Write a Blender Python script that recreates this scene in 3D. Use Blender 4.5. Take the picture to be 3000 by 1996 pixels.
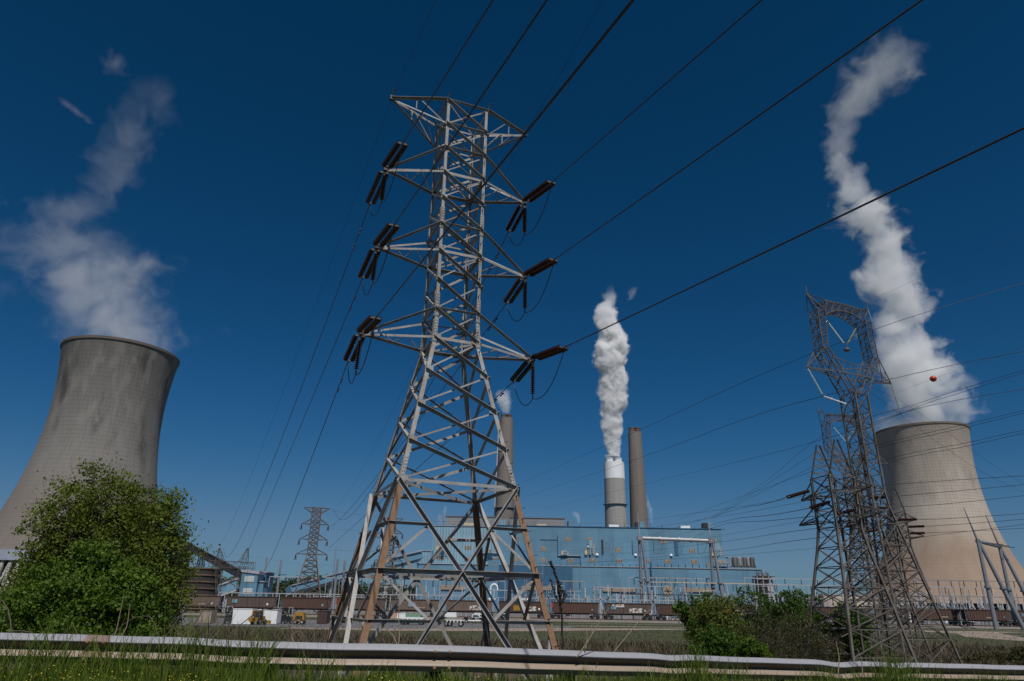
import bpy, math, random
import numpy as np
from mathutils import Vector, Matrix
PI = math.pi
R = math.radians
sc = bpy.context.scene
col = sc.collection
for o in list(bpy.data.objects): bpy.data.objects.remove(o)
random.seed(7)
rng = np.random.default_rng(7)

# ---------------------------------------------------------------- camera
CZ = 3.3
PITCH, ROLL, FPX = 21.1388, 1.01635, 2023.75
cam = bpy.data.cameras.new('camera'); camo = bpy.data.objects.new('camera', cam); col.objects.link(camo)
cam.sensor_width = 36; cam.lens = FPX*36/3000; cam.clip_start = .1; cam.clip_end = 12000
camo.matrix_world = Matrix.Translation((0, 0, CZ)) @ Matrix.Rotation(R(90+PITCH), 4, 'X') @ Matrix.Rotation(R(ROLL), 4, 'Z')
sc.camera = camo
# ---------------------------------------------------------------- light
SUN_AZ, SUN_EL = 166.0, 56.0          # azimuth clockwise from +Y
w = bpy.data.worlds.new('World'); sc.world = w; w.use_nodes = True
nt = w.node_tree; bg = nt.nodes['Background']
sky = nt.nodes.new('ShaderNodeTexSky'); sky.sky_type = 'NISHITA'; sky.sun_disc = False
sky.sun_elevation = R(SUN_EL); sky.sun_rotation = R(SUN_AZ); sky.altitude = 300
sky.air_density = 1.0; sky.dust_density = .05; sky.ozone_density = 4.0
hs = nt.nodes.new('ShaderNodeHueSaturation'); hs.inputs['Saturation'].default_value = 1.28
gm = nt.nodes.new('ShaderNodeGamma'); gm.inputs['Gamma'].default_value = 1.25
nt.links.new(sky.outputs[0], hs.inputs['Color']); nt.links.new(hs.outputs[0], gm.inputs['Color'])
sp_ = nt.nodes.new('ShaderNodeSeparateColor'); cb_ = nt.nodes.new('ShaderNodeCombineColor'); nt.links.new(gm.outputs[0], sp_.inputs[0])
for ch, (kk, gg) in enumerate(((.84, 1.15), (.565, .885), (.80, 1.09))):      # film response of the photograph, one curve per channel
    a1 = nt.nodes.new('ShaderNodeMath'); a1.operation = 'MULTIPLY'; a1.inputs[1].default_value = .0425
    a2 = nt.nodes.new('ShaderNodeMath'); a2.operation = 'POWER'; a2.inputs[1].default_value = gg
    a3 = nt.nodes.new('ShaderNodeMath'); a3.operation = 'MULTIPLY'; a3.inputs[1].default_value = kk/.0425
    nt.links.new(sp_.outputs[ch], a1.inputs[0]); nt.links.new(a1.outputs[0], a2.inputs[0]); nt.links.new(a2.outputs[0], a3.inputs[0]); 
    b1 = nt.nodes.new('ShaderNodeMath'); b1.operation = 'MULTIPLY'; b1.inputs[1].default_value = .0425/(.125, .26, .40)[ch]
    b2 = nt.nodes.new('ShaderNodeMath'); b2.operation = 'POWER'; b2.inputs[1].default_value = 3
    b3 = nt.nodes.new('ShaderNodeMath'); b3.operation = 'ADD'; b3.inputs[1].default_value = 1
    b4 = nt.nodes.new('ShaderNodeMath'); b4.operation = 'POWER'; b4.inputs[1].default_value = -1/3
    b5 = nt.nodes.new('ShaderNodeMath'); b5.operation = 'MULTIPLY'
    nt.links.new(a3.outputs[0], b1.inputs[0]); nt.links.new(b1.outputs[0], b2.inputs[0]); nt.links.new(b2.outputs[0], b3.inputs[0]); nt.links.new(b3.outputs[0], b4.inputs[0])
    nt.links.new(b4.outputs[0], b5.inputs[0]); nt.links.new(a3.outputs[0], b5.inputs[1]); nt.links.new(b5.outputs[0], cb_.inputs[ch])
nt.links.new(cb_.outputs[0], bg.inputs['Color']); bg.inputs['Strength'].default_value = .0541
sl = bpy.data.lights.new('sun', 'SUN'); so = bpy.data.objects.new('sun', sl); col.objects.link(so)
sl.energy = 5.0; sl.angle = R(.5); sl.color = (1, .955, .89)
sd = Vector((math.sin(R(SUN_AZ))*math.cos(R(SUN_EL)), math.cos(R(SUN_AZ))*math.cos(R(SUN_EL)), math.sin(R(SUN_EL))))
so.rotation_euler = sd.to_track_quat('Z', 'Y').to_euler()
sc.view_settings.view_transform = 'Standard'; sc.view_settings.look = 'None'
sc.view_settings.exposure = -.35; sc.view_settings.gamma = 1
sc.render.engine = 'CYCLES'
sc.cycles.volume_bounces = 8; sc.cycles.max_bounces = 10; sc.cycles.transparent_max_bounces = 24
sc.cycles.volume_max_steps = 256

# ---------------------------------------------------------------- helpers
cp, sp = math.cos(R(PITCH)), math.sin(R(PITCH)); cr, sr = math.cos(R(ROLL)), math.sin(R(ROLL))
FW = np.array([0, cp, sp]); U0 = np.array([0, -sp, cp]); R0 = np.array([1., 0, 0])
RT = cr*R0+sr*U0; UP = -sr*R0+cr*U0
def at(u, v, Y):
    d = FW+(u-1500)/FPX*RT-(v-998)/FPX*UP
    return d/d[1]*Y+np.array([0, 0, CZ])
def px(P):
    X = np.asarray(P, float)-[0, 0, CZ]; d = X@FW
    return 1500+FPX*(X@RT)/d, 998-FPX*(X@UP)/d
def meet(P0, hd, u, v):
    "point of the vertical plane through P0 along heading hd that is seen at pixel u,v"
    d = at(u, v, 1)-np.array([0, 0, CZ])
    A = np.array([[hd[0], -d[0]], [hd[1], -d[1]]]); t, s = np.linalg.solve(A, -np.array(P0[:2]))
    return np.array([s*d[0], s*d[1], CZ+s*d[2]])

def tag(o, label=None, cat=None, group=None, kind=None):
    if label: o['label'] = label
    if cat: o['category'] = cat
    if group: o['group'] = group
    if kind: o['kind'] = kind
    return o
def empty(name, loc, rz=0):
    o = bpy.data.objects.new(name, None); col.objects.link(o); o.location = loc; o.rotation_euler = (0, 0, rz)
    o.empty_display_size = .3
    return o
def children(o): return [c for c in bpy.data.objects if c.parent == o]
def copy_tree(o, parent=None):
    kids = children(o)
    c = o.copy(); col.objects.link(c); c.parent = parent
    for ch in kids: copy_tree(ch, c)
    return c
def nrm(v):
    v = np.asarray(v, float); n = np.linalg.norm(v); return v/n if n > 1e-9 else v
class MB:
    def __init__(s): s.v = []; s.f = []; s.n = 0
    def add(s, V, F):
        s.v.append(np.asarray(V, float).reshape(-1, 3)); s.f += [tuple(i+s.n for i in f) for f in F]; s.n += len(s.v[-1])
    def sweep(s, p, q, prof, right, cap=True, prof2=None):
        p = np.asarray(p, float); q = np.asarray(q, float); a = nrm(q-p)
        r = np.asarray(right, float); r = r-a*(r@a)
        if np.linalg.norm(r) < 1e-6:
            r = np.cross(a, [0, 0, 1.]) if abs(a[2]) < .95 else np.cross(a, [0, 1., 0])
        r = nrm(r); u = np.cross(r, a)
        pr = np.asarray(prof, float); pr2 = pr if prof2 is None else np.asarray(prof2, float)
        V = np.concatenate([p+pr[:, :1]*r+pr[:, 1:]*u, q+pr2[:, :1]*r+pr2[:, 1:]*u]); n = len(pr)
        F = [(i, (i+1) % n, n+(i+1) % n, n+i) for i in range(n)]
        if cap: F += [tuple(range(n))[::-1], tuple(range(n, 2*n))]
        s.add(V, F)
    def bar(s, p, q, w, h=None, right=(0, 0, 0)):
        h = h or w; s.sweep(p, q, [(-w/2, -h/2), (w/2, -h/2), (w/2, h/2), (-w/2, h/2)], right)
    def angle(s, p, q, w, n, t=None, sx=1):
        "L section: one flange in the plane normal to n, the other along -n"
        t = t or w*.14; a = nrm(np.asarray(q, float)-p); n = nrm(n); r = np.cross(n, a)*sx
        pr = [(0, 0), (w, 0), (w, t), (t, t), (t, w), (0, w)]
        # right=r, up=cross(r,a)
        up = np.cross(nrm(r), a)
        if up@n > 0: pr = [(x, -y) for x, y in pr][::-1]
        s.sweep(p, q, pr, r)
    def ang2(s, p, q, w, n, out, t=None):
        "L section: one flange in the face (normal n), the other at its upper edge pointing out of or into the tower"
        t = t or w*.12; p = np.asarray(p, float); q = np.asarray(q, float); a = nrm(q-p); n = nrm(n); n = nrm(n-a*(n@a)); e = np.cross(n, a)
        if e[2] < 0: e = -e
        k = 1 if out else -1
        pr = [(0, 0), (0, -w), (k*t, -w), (k*t, -t), (k*w*1.08, -t), (k*w*1.08, 0)]   # (n, e)
        V = [p+n*x+e*y for x, y in pr]+[q+n*x+e*y for x, y in pr]
        F = [(i, (i+1) % 6, 6+(i+1) % 6, 6+i) for i in range(6)]+[(0, 1, 2, 3, 4, 5), (6, 7, 8, 9, 10, 11)]
        s.add(V, F)
    def tube(s, p, q, r, r2=None, n=8, cap=True):
        r2 = r if r2 is None else r2
        c = [(math.cos(2*PI*i/n), math.sin(2*PI*i/n)) for i in range(n)]
        s.sweep(p, q, [(x*r, y*r) for x, y in c], (0, 0, 0), cap, [(x*r2, y*r2) for x, y in c])
    def path(s, pts, r, n=6):
        pts = [np.asarray(p, float) for p in pts]; m = len(pts)
        rr = r if hasattr(r, '__len__') else [r]*m
        V = []; prev = None
        for i, p in enumerate(pts):
            a = nrm(pts[min(i+1, m-1)]-pts[max(i-1, 0)])
            if prev is None: e = np.cross(a, [0, 0, 1.]) if abs(a[2]) < .9 else np.cross(a, [0, 1., 0])
            else: e = prev-a*(prev@a)
            e = nrm(e); prev = e; u = np.cross(a, e)
            for k in range(n):
                t = 2*PI*k/n; V.append(p+rr[i]*(math.cos(t)*e+math.sin(t)*u))
        F = [(i*n+k, i*n+(k+1) % n, (i+1)*n+(k+1) % n, (i+1)*n+k) for i in range(m-1) for k in range(n)]
        F += [tuple(range(n))[::-1], tuple(range((m-1)*n, m*n))]
        s.add(V, F)
    def box(s, x0, x1, y0, y1, z0, z1):
        V = [(x, y, z) for z in (z0, z1) for y in (y0, y1) for x in (x0, x1)]
        s.add(V, [(0, 2, 3, 1), (4, 5, 7, 6), (0, 1, 5, 4), (2, 6, 7, 3), (0, 4, 6, 2), (1, 3, 7, 5)])
    def lathe(s, prof, p=(0, 0, 0), ax=(0, 0, 1), n=16, cap=True):
        "prof: list of (r, h) along ax from p"
        p = np.asarray(p, float); a = nrm(ax)
        e = nrm(np.cross(a, [0, 0, 1.]) if abs(a[2]) < .9 else np.cross(a, [0, 1., 0])); u = np.cross(a, e)
        V = []
        for r, h in prof:
            for k in range(n):
                t = 2*PI*k/n; V.append(p+a*h+r*(math.cos(t)*e+math.sin(t)*u))
        m = len(prof)
        F = [(i*n+k, i*n+(k+1) % n, (i+1)*n+(k+1) % n, (i+1)*n+k) for i in range(m-1) for k in range(n)]
        if cap: F += [tuple(range(n))[::-1], tuple(range((m-1)*n, m*n))]
        s.add(V, F)
    def prism(s, poly, z0, z1):
        n = len(poly); V = [(x, y, z0) for x, y in poly]+[(x, y, z1) for x, y in poly]
        s.add(V, [(i, (i+1) % n, n+(i+1) % n, n+i) for i in range(n)]+[tuple(range(n))[::-1], tuple(range(n, 2*n))])
    def build(s, name, m, parent=None, smooth=False, loc=None):
        me = bpy.data.meshes.new(name)
        V = np.concatenate(s.v) if s.v else np.zeros((0, 3))
        me.from_pydata(V.tolist(), [], s.f)
        me.materials.append(m); me.validate(); me.update()
        if smooth: me.polygons.foreach_set('use_smooth', [True]*len(me.polygons)); me.set_sharp_from_angle(angle=R(38))
        o = bpy.data.objects.new(name, me); col.objects.link(o)
        if parent: o.parent = parent
        if loc is not None: o.location = loc
        return o
def quads(name, V, m, parent=None):
    "V: (n,4,3) array of quads, fast"
    V = np.asarray(V, np.float32); n = len(V); k = V.shape[1]
    me = bpy.data.meshes.new(name); me.vertices.add(n*k); me.vertices.foreach_set('co', V.ravel())
    me.loops.add(n*k); me.loops.foreach_set('vertex_index', np.arange(n*k, dtype=np.int32))
    me.polygons.add(n); me.polygons.foreach_set('loop_start', np.arange(0, n*k, k, dtype=np.int32))
    me.polygons.foreach_set('loop_total', np.full(n, k, dtype=np.int32))
    me.materials.append(m); me.update(calc_edges=True)
    o = bpy.data.objects.new(name, me); col.objects.link(o)
    if parent: o.parent = parent
    return o

# ---------------------------------------------------------------- materials
class NT:
    def __init__(s, name):
        s.m = bpy.data.materials.new(name); s.m.use_nodes = True; s.t = s.m.node_tree; s.b = s.t.nodes.get('Principled BSDF')
        s.out = s.t.nodes['Material Output']; s.tc = s.t.nodes.new('ShaderNodeTexCoord')
    def new(s, k, **kw):
        n = s.t.nodes.new(k)
        for a, b in kw.items(): setattr(n, a, b)
        return n
    def put(s, v, i):
        if hasattr(v, 'links') or hasattr(v, 'is_output'): s.t.links.new(v, i)
        else: i.default_value = v
    def math(s, op, a, b=0., c=0., clamp=False):
        n = s.new('ShaderNodeMath', operation=op, use_clamp=clamp)
        s.put(a, n.inputs[0]); s.put(b, n.inputs[1]); s.put(c, n.inputs[2]); return n.outputs[0]
    def noise(s, vec, scale, detail=4, rough=.55, out=0):
        n = s.new('ShaderNodeTexNoise'); s.put(vec, n.inputs['Vector']); n.inputs['Scale'].default_value = scale
        n.inputs['Detail'].default_value = detail; n.inputs['Roughness'].default_value = rough; return n.outputs[out]
    def map(s, vec, scale=(1, 1, 1), rot=(0, 0, 0)):
        n = s.new('ShaderNodeMapping'); s.put(vec, n.inputs['Vector']); n.inputs['Scale'].default_value = scale
        n.inputs['Rotation'].default_value = rot; return n.outputs[0]
    def ramp(s, f, stops, interp='LINEAR'):
        n = s.new('ShaderNodeValToRGB'); n.color_ramp.interpolation = interp
        e = n.color_ramp.elements
        while len(e) < len(stops): e.new(.5)
        for el, (p, c) in zip(e, stops):
            el.position = p; el.color = (*c, 1) if hasattr(c, '__len__') else (c, c, c, 1)
        s.put(f, n.inputs[0]); return n.outputs[0]
    def mix(s, f, a, b, mode='MIX'):
        n = s.new('ShaderNodeMix', data_type='RGBA', blend_type=mode)
        s.put(f, n.inputs[0])
        for v, i in ((a, n.inputs[6]), (b, n.inputs[7])):
            s.put((*v, 1) if isinstance(v, tuple) and len(v) == 3 else v, i)
        return n.outputs[2]
    def sep(s, vec):
        n = s.new('ShaderNodeSeparateXYZ'); s.put(vec, n.inputs[0]); return n.outputs
    def fin(s, colr, rough=.8, metal=0., bump=None, bstr=.3, bdist=.05):
        s.put((*colr, 1) if isinstance(colr, tuple) and len(colr) == 3 else colr, s.b.inputs['Base Color'])
        s.put(rough, s.b.inputs['Roughness']); s.put(metal, s.b.inputs['Metallic'])
        if bump is not None:
            n = s.new('ShaderNodeBump'); n.inputs['Strength'].default_value = bstr; n.inputs['Distance'].default_value = bdist
            s.put(bump, n.inputs['Height']); s.t.links.new(n.outputs[0], s.b.inputs['Normal'])
        return s.m
def mul(c, k): return tuple(x*k for x in c)
def plain(name, c, rough=.7, metal=0., var=.25, scale=3., spec=None):
    n = NT(name); g = n.noise(n.tc.outputs['Object'], scale, 5)
    c2 = n.mix(g, mul(c, 1-var), mul(c, 1+var)); m = n.fin(c2, rough, metal, g, .15, .02)
    if spec is not None: n.b.inputs['Specular IOR Level'].default_value = spec
    return m
def steel(name, c, rust, amount, scale=1.2, metal=.25, rough=.5):
    n = NT(name); P = n.tc.outputs['Object']
    a = n.noise(P, scale, 8, .65); b = n.noise(P, 9., 4)
    base = n.mix(b, mul(c, .78), mul(c, 1.15))
    f = n.ramp(a, [(max(0, 1-amount-.28), 0.), (min(1, 1-amount+.06), 1.)])
    rc = n.mix(b, mul(rust, .6), mul(rust, 1.3))
    return n.fin(n.mix(f, base, rc), rough, metal, b, .2, .01)
M = {}
M['galv'] = steel('galvanised_steel', (.35, .345, .34), (.20, .15, .11), .30, metal=0.); M['galv'].node_tree.nodes['Principled BSDF'].inputs['Specular IOR Level'].default_value = .15
M['galvdull'] = steel('dull_steel', (.155, .15, .143), (.095, .065, .045), .36, 1.0, metal=0.); M['galvdull'].node_tree.nodes['Principled BSDF'].inputs['Specular IOR Level'].default_value = .15
M['fardull'] = steel('weathered_far_steel', (.12, .108, .096), (.08, .056, .04), .4, .5, metal=0.)
M['rust'] = steel('rusty_steel', (.30, .25, .205), (.22, .125, .07), .58, 1.3, 0., .8)
M['dark'] = plain('dark_metal', (.03, .03, .032), .5)
M['black'] = plain('black_rubber', (.015, .015, .015), .8)
M['wire'] = plain('conductor_wire', (.035, .035, .038), .45, .3)
M['porc'] = plain('brown_porcelain', (.020, .008, .006), .18, 0, .2, spec=.6)
M['red_porc'] = plain('red_brown_porcelain', (.06, .016, .011), .2, 0, .2, spec=.6)
M['glass_ins'] = plain('pale_green_glass_insulator', (.45, .52, .46), .15, 0, .15, spec=.7)
M['pole'] = plain('grey_painted_tube', (.22, .235, .265), .45, .2, .12, 1.5)
M['polelt'] = plain('light_grey_tube', (.38, .38, .40), .5, .2, .15, 1.)
M['white'] = plain('white_paint', (.72, .73, .74), .5, 0, .06)
M['cream'] = plain('cream_paint', (.46, .38, .27), .7, 0, .15)
M['tan'] = plain('tan_louver', (.31, .255, .20), .7, 0, .15, .8)
M['yellow'] = plain('yellow_paint', (.33, .17, .02), .5, 0, .15)
M['redp'] = plain('red_paint', (.40, .03, .02), .5, 0, .15)
M['greenp'] = plain('green_paint', (.18, .34, .22), .6, 0, .15)
M['orange'] = plain('orange_paint', (.55, .06, .02), .4, 0, .08)
M['glass'] = plain('dark_glass', (.03, .04, .05), .08, 0, .1)
M['ballast'] = plain('ballast_stone', (.16, .145, .13), .95, 0, .4, 2.)
M['silver'] = plain('silver_cladding', (.55, .55, .57), .35, .6, .15, .5)

def siding(name, c, per, dark=.86):
    n = NT(name); P = n.tc.outputs['Object']; X, Y, Z = n.sep(P)
    fr = n.math('FRACT', n.math('MULTIPLY', X, 1/per)); ln = n.math('LESS_THAN', fr, .22)
    big = n.noise(n.map(P, (.05, .05, .16)), 1., 4); st = n.noise(n.map(P, (.9, .9, .03)), 1., 4)
    pan = n.new('ShaderNodeTexWhiteNoise', noise_dimensions='1D'); n.put(n.math('FLOOR', n.math('MULTIPLY', X, 1/14.3)), pan.inputs['W'])
    k = n.math('ADD', n.math('MULTIPLY', big, .35), n.math('MULTIPLY', st, .25))
    pan2 = n.new('ShaderNodeTexWhiteNoise', noise_dimensions='2D'); vv = n.new('ShaderNodeCombineXYZ'); n.put(n.math('FLOOR', n.math('MULTIPLY', X, 1/6.1)), vv.inputs[0]); n.put(n.math('FLOOR', n.math('MULTIPLY', Z, 1/9.3)), vv.inputs[1]); n.put(vv.outputs[0], pan2.inputs['Vector'])
    k = n.math('ADD', k, n.math('MULTIPLY', pan.outputs[0], .22)); k = n.math('ADD', k, n.math('MULTIPLY', pan2.outputs[0], .14)); k = n.math('ADD', k, .53)
    seam = n.math('LESS_THAN', n.math('FRACT', n.math('MULTIPLY', Z, 1/9.3)), .03); k = n.math('SUBTRACT', k, n.math('MULTIPLY', seam, .16))
    base = n.mix(ln, (*c,), mul(c, dark))
    v = n.new('ShaderNodeVectorMath', operation='SCALE'); n.put(base, v.inputs[0]); n.put(k, v.inputs['Scale'])
    return n.fin(v.outputs[0], .55, .05)
M['blue'] = siding('blue_metal_siding', (.106, .226, .325), 1.2)
M['blue_lt'] = siding('weathered_light_blue_siding', (.20, .335, .42), 2.4, .62)
M['blue_dk'] = siding('deep_blue_siding', (.034, .115, .21), 1.2)
M['greywall'] = siding('grey_metal_siding', (.215, .212, .215), 1.5)

def concrete_tower(name, low, high, zs, seed, sk=1.):
    n = NT(name); P = n.tc.outputs['Object']; X, Y, Z = n.sep(P)
    az = n.math('ARCTAN2', Y, X)
    zz = n.math('MULTIPLY', Z, 1/112.)
    cy = n.new('ShaderNodeCombineXYZ'); n.put(n.math('MULTIPLY', az, 30), cy.inputs[0]); n.put(n.math('MULTIPLY', Z, .05), cy.inputs[1]); cy.inputs[2].default_value = seed
    streak = n.noise(cy.outputs[0], 2.6, 7, .75)
    cy2 = n.new('ShaderNodeCombineXYZ'); n.put(n.math('MULTIPLY', az, 2.2), cy2.inputs[0]); n.put(n.math('MULTIPLY', Z, .035), cy2.inputs[1]); cy2.inputs[2].default_value = seed+4
    patch = n.noise(cy2.outputs[0], 1., 4)
    zb = n.math('ADD', zz, n.math('MULTIPLY', n.math('SUBTRACT', patch, .5), .35))
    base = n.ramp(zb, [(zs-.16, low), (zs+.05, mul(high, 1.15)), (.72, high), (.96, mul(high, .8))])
    lift = n.math('FRACT', n.math('MULTIPLY', Z, 1/1.9)); l1 = n.math('LESS_THAN', lift, .16)
    mer = n.math('FRACT', n.math('MULTIPLY', az, 84/(2*PI))); l2 = n.math('LESS_THAN', mer, .09)
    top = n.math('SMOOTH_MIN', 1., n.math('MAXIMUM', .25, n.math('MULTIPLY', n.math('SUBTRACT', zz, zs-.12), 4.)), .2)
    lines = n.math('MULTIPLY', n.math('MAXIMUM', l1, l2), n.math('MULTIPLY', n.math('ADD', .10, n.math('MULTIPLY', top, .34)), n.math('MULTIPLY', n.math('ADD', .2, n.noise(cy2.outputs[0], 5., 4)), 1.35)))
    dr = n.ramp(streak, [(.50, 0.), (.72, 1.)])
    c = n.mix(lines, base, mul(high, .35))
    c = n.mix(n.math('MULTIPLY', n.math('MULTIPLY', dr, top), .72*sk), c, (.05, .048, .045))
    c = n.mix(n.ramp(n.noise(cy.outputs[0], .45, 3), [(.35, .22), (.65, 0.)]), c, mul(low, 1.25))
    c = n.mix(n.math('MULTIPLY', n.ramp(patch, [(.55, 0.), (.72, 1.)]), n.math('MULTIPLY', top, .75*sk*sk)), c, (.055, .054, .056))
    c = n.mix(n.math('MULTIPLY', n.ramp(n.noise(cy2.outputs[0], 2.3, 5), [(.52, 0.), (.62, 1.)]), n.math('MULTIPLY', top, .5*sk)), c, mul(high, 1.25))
    return n.fin(c, .9)
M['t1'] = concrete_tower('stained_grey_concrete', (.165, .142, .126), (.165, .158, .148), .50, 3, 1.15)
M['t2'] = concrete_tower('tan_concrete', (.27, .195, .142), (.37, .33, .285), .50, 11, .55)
def chimney_mat(name, c):
    n = NT(name); P = n.tc.outputs['Object']; X, Y, Z = n.sep(P)
    l1 = n.math('LESS_THAN', n.math('FRACT', n.math('MULTIPLY', Z, 1/3.2)), .12)
    st = n.noise(n.map(P, (.35, .35, .02)), 1., 5); b = n.mix(st, mul(c, .72), mul(c, 1.22))
    return n.fin(n.mix(n.math('MULTIPLY', l1, .25), b, mul(c, .45)), .9)
M['chim'] = chimney_mat('chimney_concrete', (.175, .152, .136)); M['chimlt'] = chimney_mat('light_chimney_concrete', (.31, .30, .285))
M['chimtop'] = plain('sooty_brick', (.13, .085, .06), .9, 0, .5, .2)

def leafmat(name, a, b, tr=.35):
    n = NT(name); g = n.noise(n.tc.outputs['Object'], 1.1, 3); g2 = n.noise(n.tc.outputs['Object'], 14., 1)
    f = n.math('ADD', n.math('MULTIPLY', g, .7), n.math('MULTIPLY', g2, .5))
    c = n.ramp(f, [(.38, a), (.82, b)])
    n.fin(c, .6); n.b.inputs['Specular IOR Level'].default_value = .25
    t = n.new('ShaderNodeBsdfTranslucent'); n.put(c, t.inputs[0]); ms = n.new('ShaderNodeMixShader'); ms.inputs[0].default_value = tr
    n.t.links.new(n.b.outputs[0], ms.inputs[1]); n.t.links.new(t.outputs[0], ms.inputs[2]); n.t.links.new(ms.outputs[0], n.out.inputs[0])
    return n.m
M['leaf_a'] = leafmat('dark_olive_leaves', (.040, .064, .010), (.185, .235, .024))
M['leaf_b'] = leafmat('fresh_green_leaves', (.034, .076, .009), (.125, .205, .019))
M['leaf_c'] = leafmat('yellow_green_leaves', (.06, .085, .014), (.15, .18, .03))
M['leaf_d'] = leafmat('bright_green_leaves', (.028, .065, .010), (.075, .15, .016))
M['leaf_e'] = leafmat('dull_brush_leaves', (.042, .044, .016), (.085, .082, .03))
M['far'] = leafmat('far_wood_leaves', (.020, .034, .018), (.05, .075, .03), .15)
M['bark'] = plain('grey_brown_bark', (.075, .06, .045), .9, 0, .35, 4.)
M['twig'] = plain('dead_twigs', (.105, .08, .057), .9, 0, .35, 4.)
M['straw'] = plain('dry_straw', (.27, .215, .14), .8, 0, .3, 3.)
M['charred'] = plain('blackened_stalk', (.018, .014, .012), .9, 0, .4, 8.)
M['grass'] = leafmat('green_grass_blades', (.06, .105, .010), (.15, .21, .028), .4)
M['fieldgrass'] = leafmat('olive_field_grass', (.030, .040, .009), (.065, .074, .018), .3)
M['flower'] = plain('yellow_petals', (.42, .33, .02), .6, 0, .15, 5.)

# ---------------------------------------------------------------- ground
RAILPX = [(-700, 1838, 8.7), (-300, 1846, 8.6), (0, 1853, 8.6), (400, 1865, 8.75), (700, 1876, 8.85), (1000, 1884.5, 9.0), (1300, 1891, 9.3), (1500, 1898, 9.6),
          (1800, 1911, 10.3), (2050, 1920, 11.0), (2250, 1928, 11.7), (2600, 1940, 12.8), (3000, 1950, 13.9), (3500, 1962, 15.3), (4200, 1980, 17.5)]
RAIL = np.array([at(u, v, d) for u, v, d in RAILPX])
def rail_at(x):
    return np.interp(x, RAIL[:, 0], RAIL[:, 1]), np.interp(x, RAIL[:, 0], RAIL[:, 2])
def sstep(a, b, x):
    t = np.clip((x-a)/(b-a), 0, 1); return t*t*(3-2*t)
def gz(x, y):
    x = np.asarray(x, float); y = np.asarray(y, float)
    ry, rz = rail_at(x)
    sh = rz-.50+.05*np.sin(x*1.7+y)*.5
    low = -1.05+1.05*sstep(58, 84, y)+.12*np.sin(x*.21)*np.sin(y*.17)*sstep(14, 25, y)*(1-sstep(80, 100, y))
    k = sstep(.35, 9.0, y-ry)
    z = sh*(1-k)+low*k
    return z
def gm_ground():
    n = NT('ground_grass_and_soil'); P = n.tc.outputs['Object']; X, Y, Z = n.sep(P)
    a = n.noise(P, .05, 6); b = n.noise(P, .7, 6, .7); c = n.noise(P, 5., 4, .7)
    green = n.mix(c, (.030, .038, .009), (.058, .064, .018)); brown = n.mix(c, (.065, .048, .032), (.12, .09, .064))
    f = n.ramp(n.math('ADD', n.math('MULTIPLY', a, .55), n.math('MULTIPLY', b, .55)), [(.52, 0.), (.68, 1.)])
    fld = n.mix(n.math('MULTIPLY', f, .35), green, brown)
    # unmown scrub strip below the field, gravel beyond the track
    yy = n.math('ADD', Y, n.math('MULTIPLY', n.math('SUBTRACT', b, .5), 14.))
    scrub = n.math('MULTIPLY', n.math('GREATER_THAN', yy, 12.), n.math('LESS_THAN', yy, 74.))
    c1 = n.mix(n.math('MULTIPLY', scrub, .85), fld, brown)
    grav = n.mix(c, (.11, .10, .095), (.19, .175, .16))
    c1 = n.mix(n.math('GREATER_THAN', Y, 214.), c1, grav)
    far = n.math('GREATER_THAN', Y, 640.)
    c1 = n.mix(far, c1, (.05, .07, .035))
    return n.fin(c1, .95, 0, c, .5, .05)
def grid(name, xs, ys, m, zf, dz=0):
    xs = np.asarray(xs); ys = np.asarray(ys); X, Y = np.meshgrid(xs, ys); Z = zf(X, Y)+dz
    me = bpy.data.meshes.new(name); nx = len(xs); ny = len(ys)
    V = np.stack([X, Y, Z], -1).reshape(-1, 3)
    F = [(j*nx+i, j*nx+i+1, (j+1)*nx+i+1, (j+1)*nx+i) for j in range(ny-1) for i in range(nx-1)]
    me.from_pydata(V.tolist(), [], F); me.materials.append(m); me.update()
    me.polygons.foreach_set('use_smooth', [True]*len(me.polygons))
    o = bpy.data.objects.new(name, me); col.objects.link(o); return o
xs = np.concatenate([np.linspace(-4000, -120, 14)[:-1], np.linspace(-120, -12, 28)[:-1], np.linspace(-12, 22, 86)[:-1], np.linspace(22, 130, 28)[:-1], np.linspace(130, 4000, 14)])
ys = np.concatenate([np.linspace(-60, 5, 8)[:-1], np.linspace(5, 26, 84)[:-1], np.linspace(26, 100, 50)[:-1], np.linspace(100, 300, 12)[:-1], np.linspace(300, 9000, 14)])
tag(grid('ground', xs, ys, gm_ground(), gz), 'grassy ground running from the roadside down to the power plant', kind='structure')
def strip(name, m, pts_uvY, dz, label, width=None):
    pass
def sheet(name, poly, z, m, label):
    b = MB(); b.add([(x, y, z) for x, y in poly], [tuple(range(len(poly)))]); return tag(b.build(name, m), label, kind='structure')
asph = plain('worn_asphalt', (.13, .127, .13), .9, 0, .25, .3)
dirt = plain('pale_dirt', (.26, .205, .165), .95, 0, .25, .5)
sheet('yard_pavement', [(-130, 112), (-18, 112), (-6, 121), (10, 128), (14, 150), (-10, 166), (-130, 172)], .02, asph, 'grey paved work yard in front of the coal train')
sheet('dirt_verge', [(-32, 104), (-16, 104), (4, 113), (34, 140), (34, 146), (10, 134), (-6, 122), (-18, 113), (-32, 112)], .03, dirt, 'pale dirt verge along the near edge of the work yard')
sheet('service_path', [(14, 149), (60, 160), (118, 168), (118, 172), (60, 164), (14, 153)], .024, dirt, 'thin pale service path along the foot of the railway')
a = [at(2760, 1838, 150), at(2860, 1850, 122), at(3000, 1884, 82), at(3300, 1930, 55)]
sheet('gravel_path', [(86, 160), (80, 166), (118, 170), (104, 158), (88, 128), (80, 98), (92, 80), (86, 78), (72, 92), (76, 124), (88, 146)], .028, dirt, 'pale gravel path curving across the field at the right')
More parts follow.
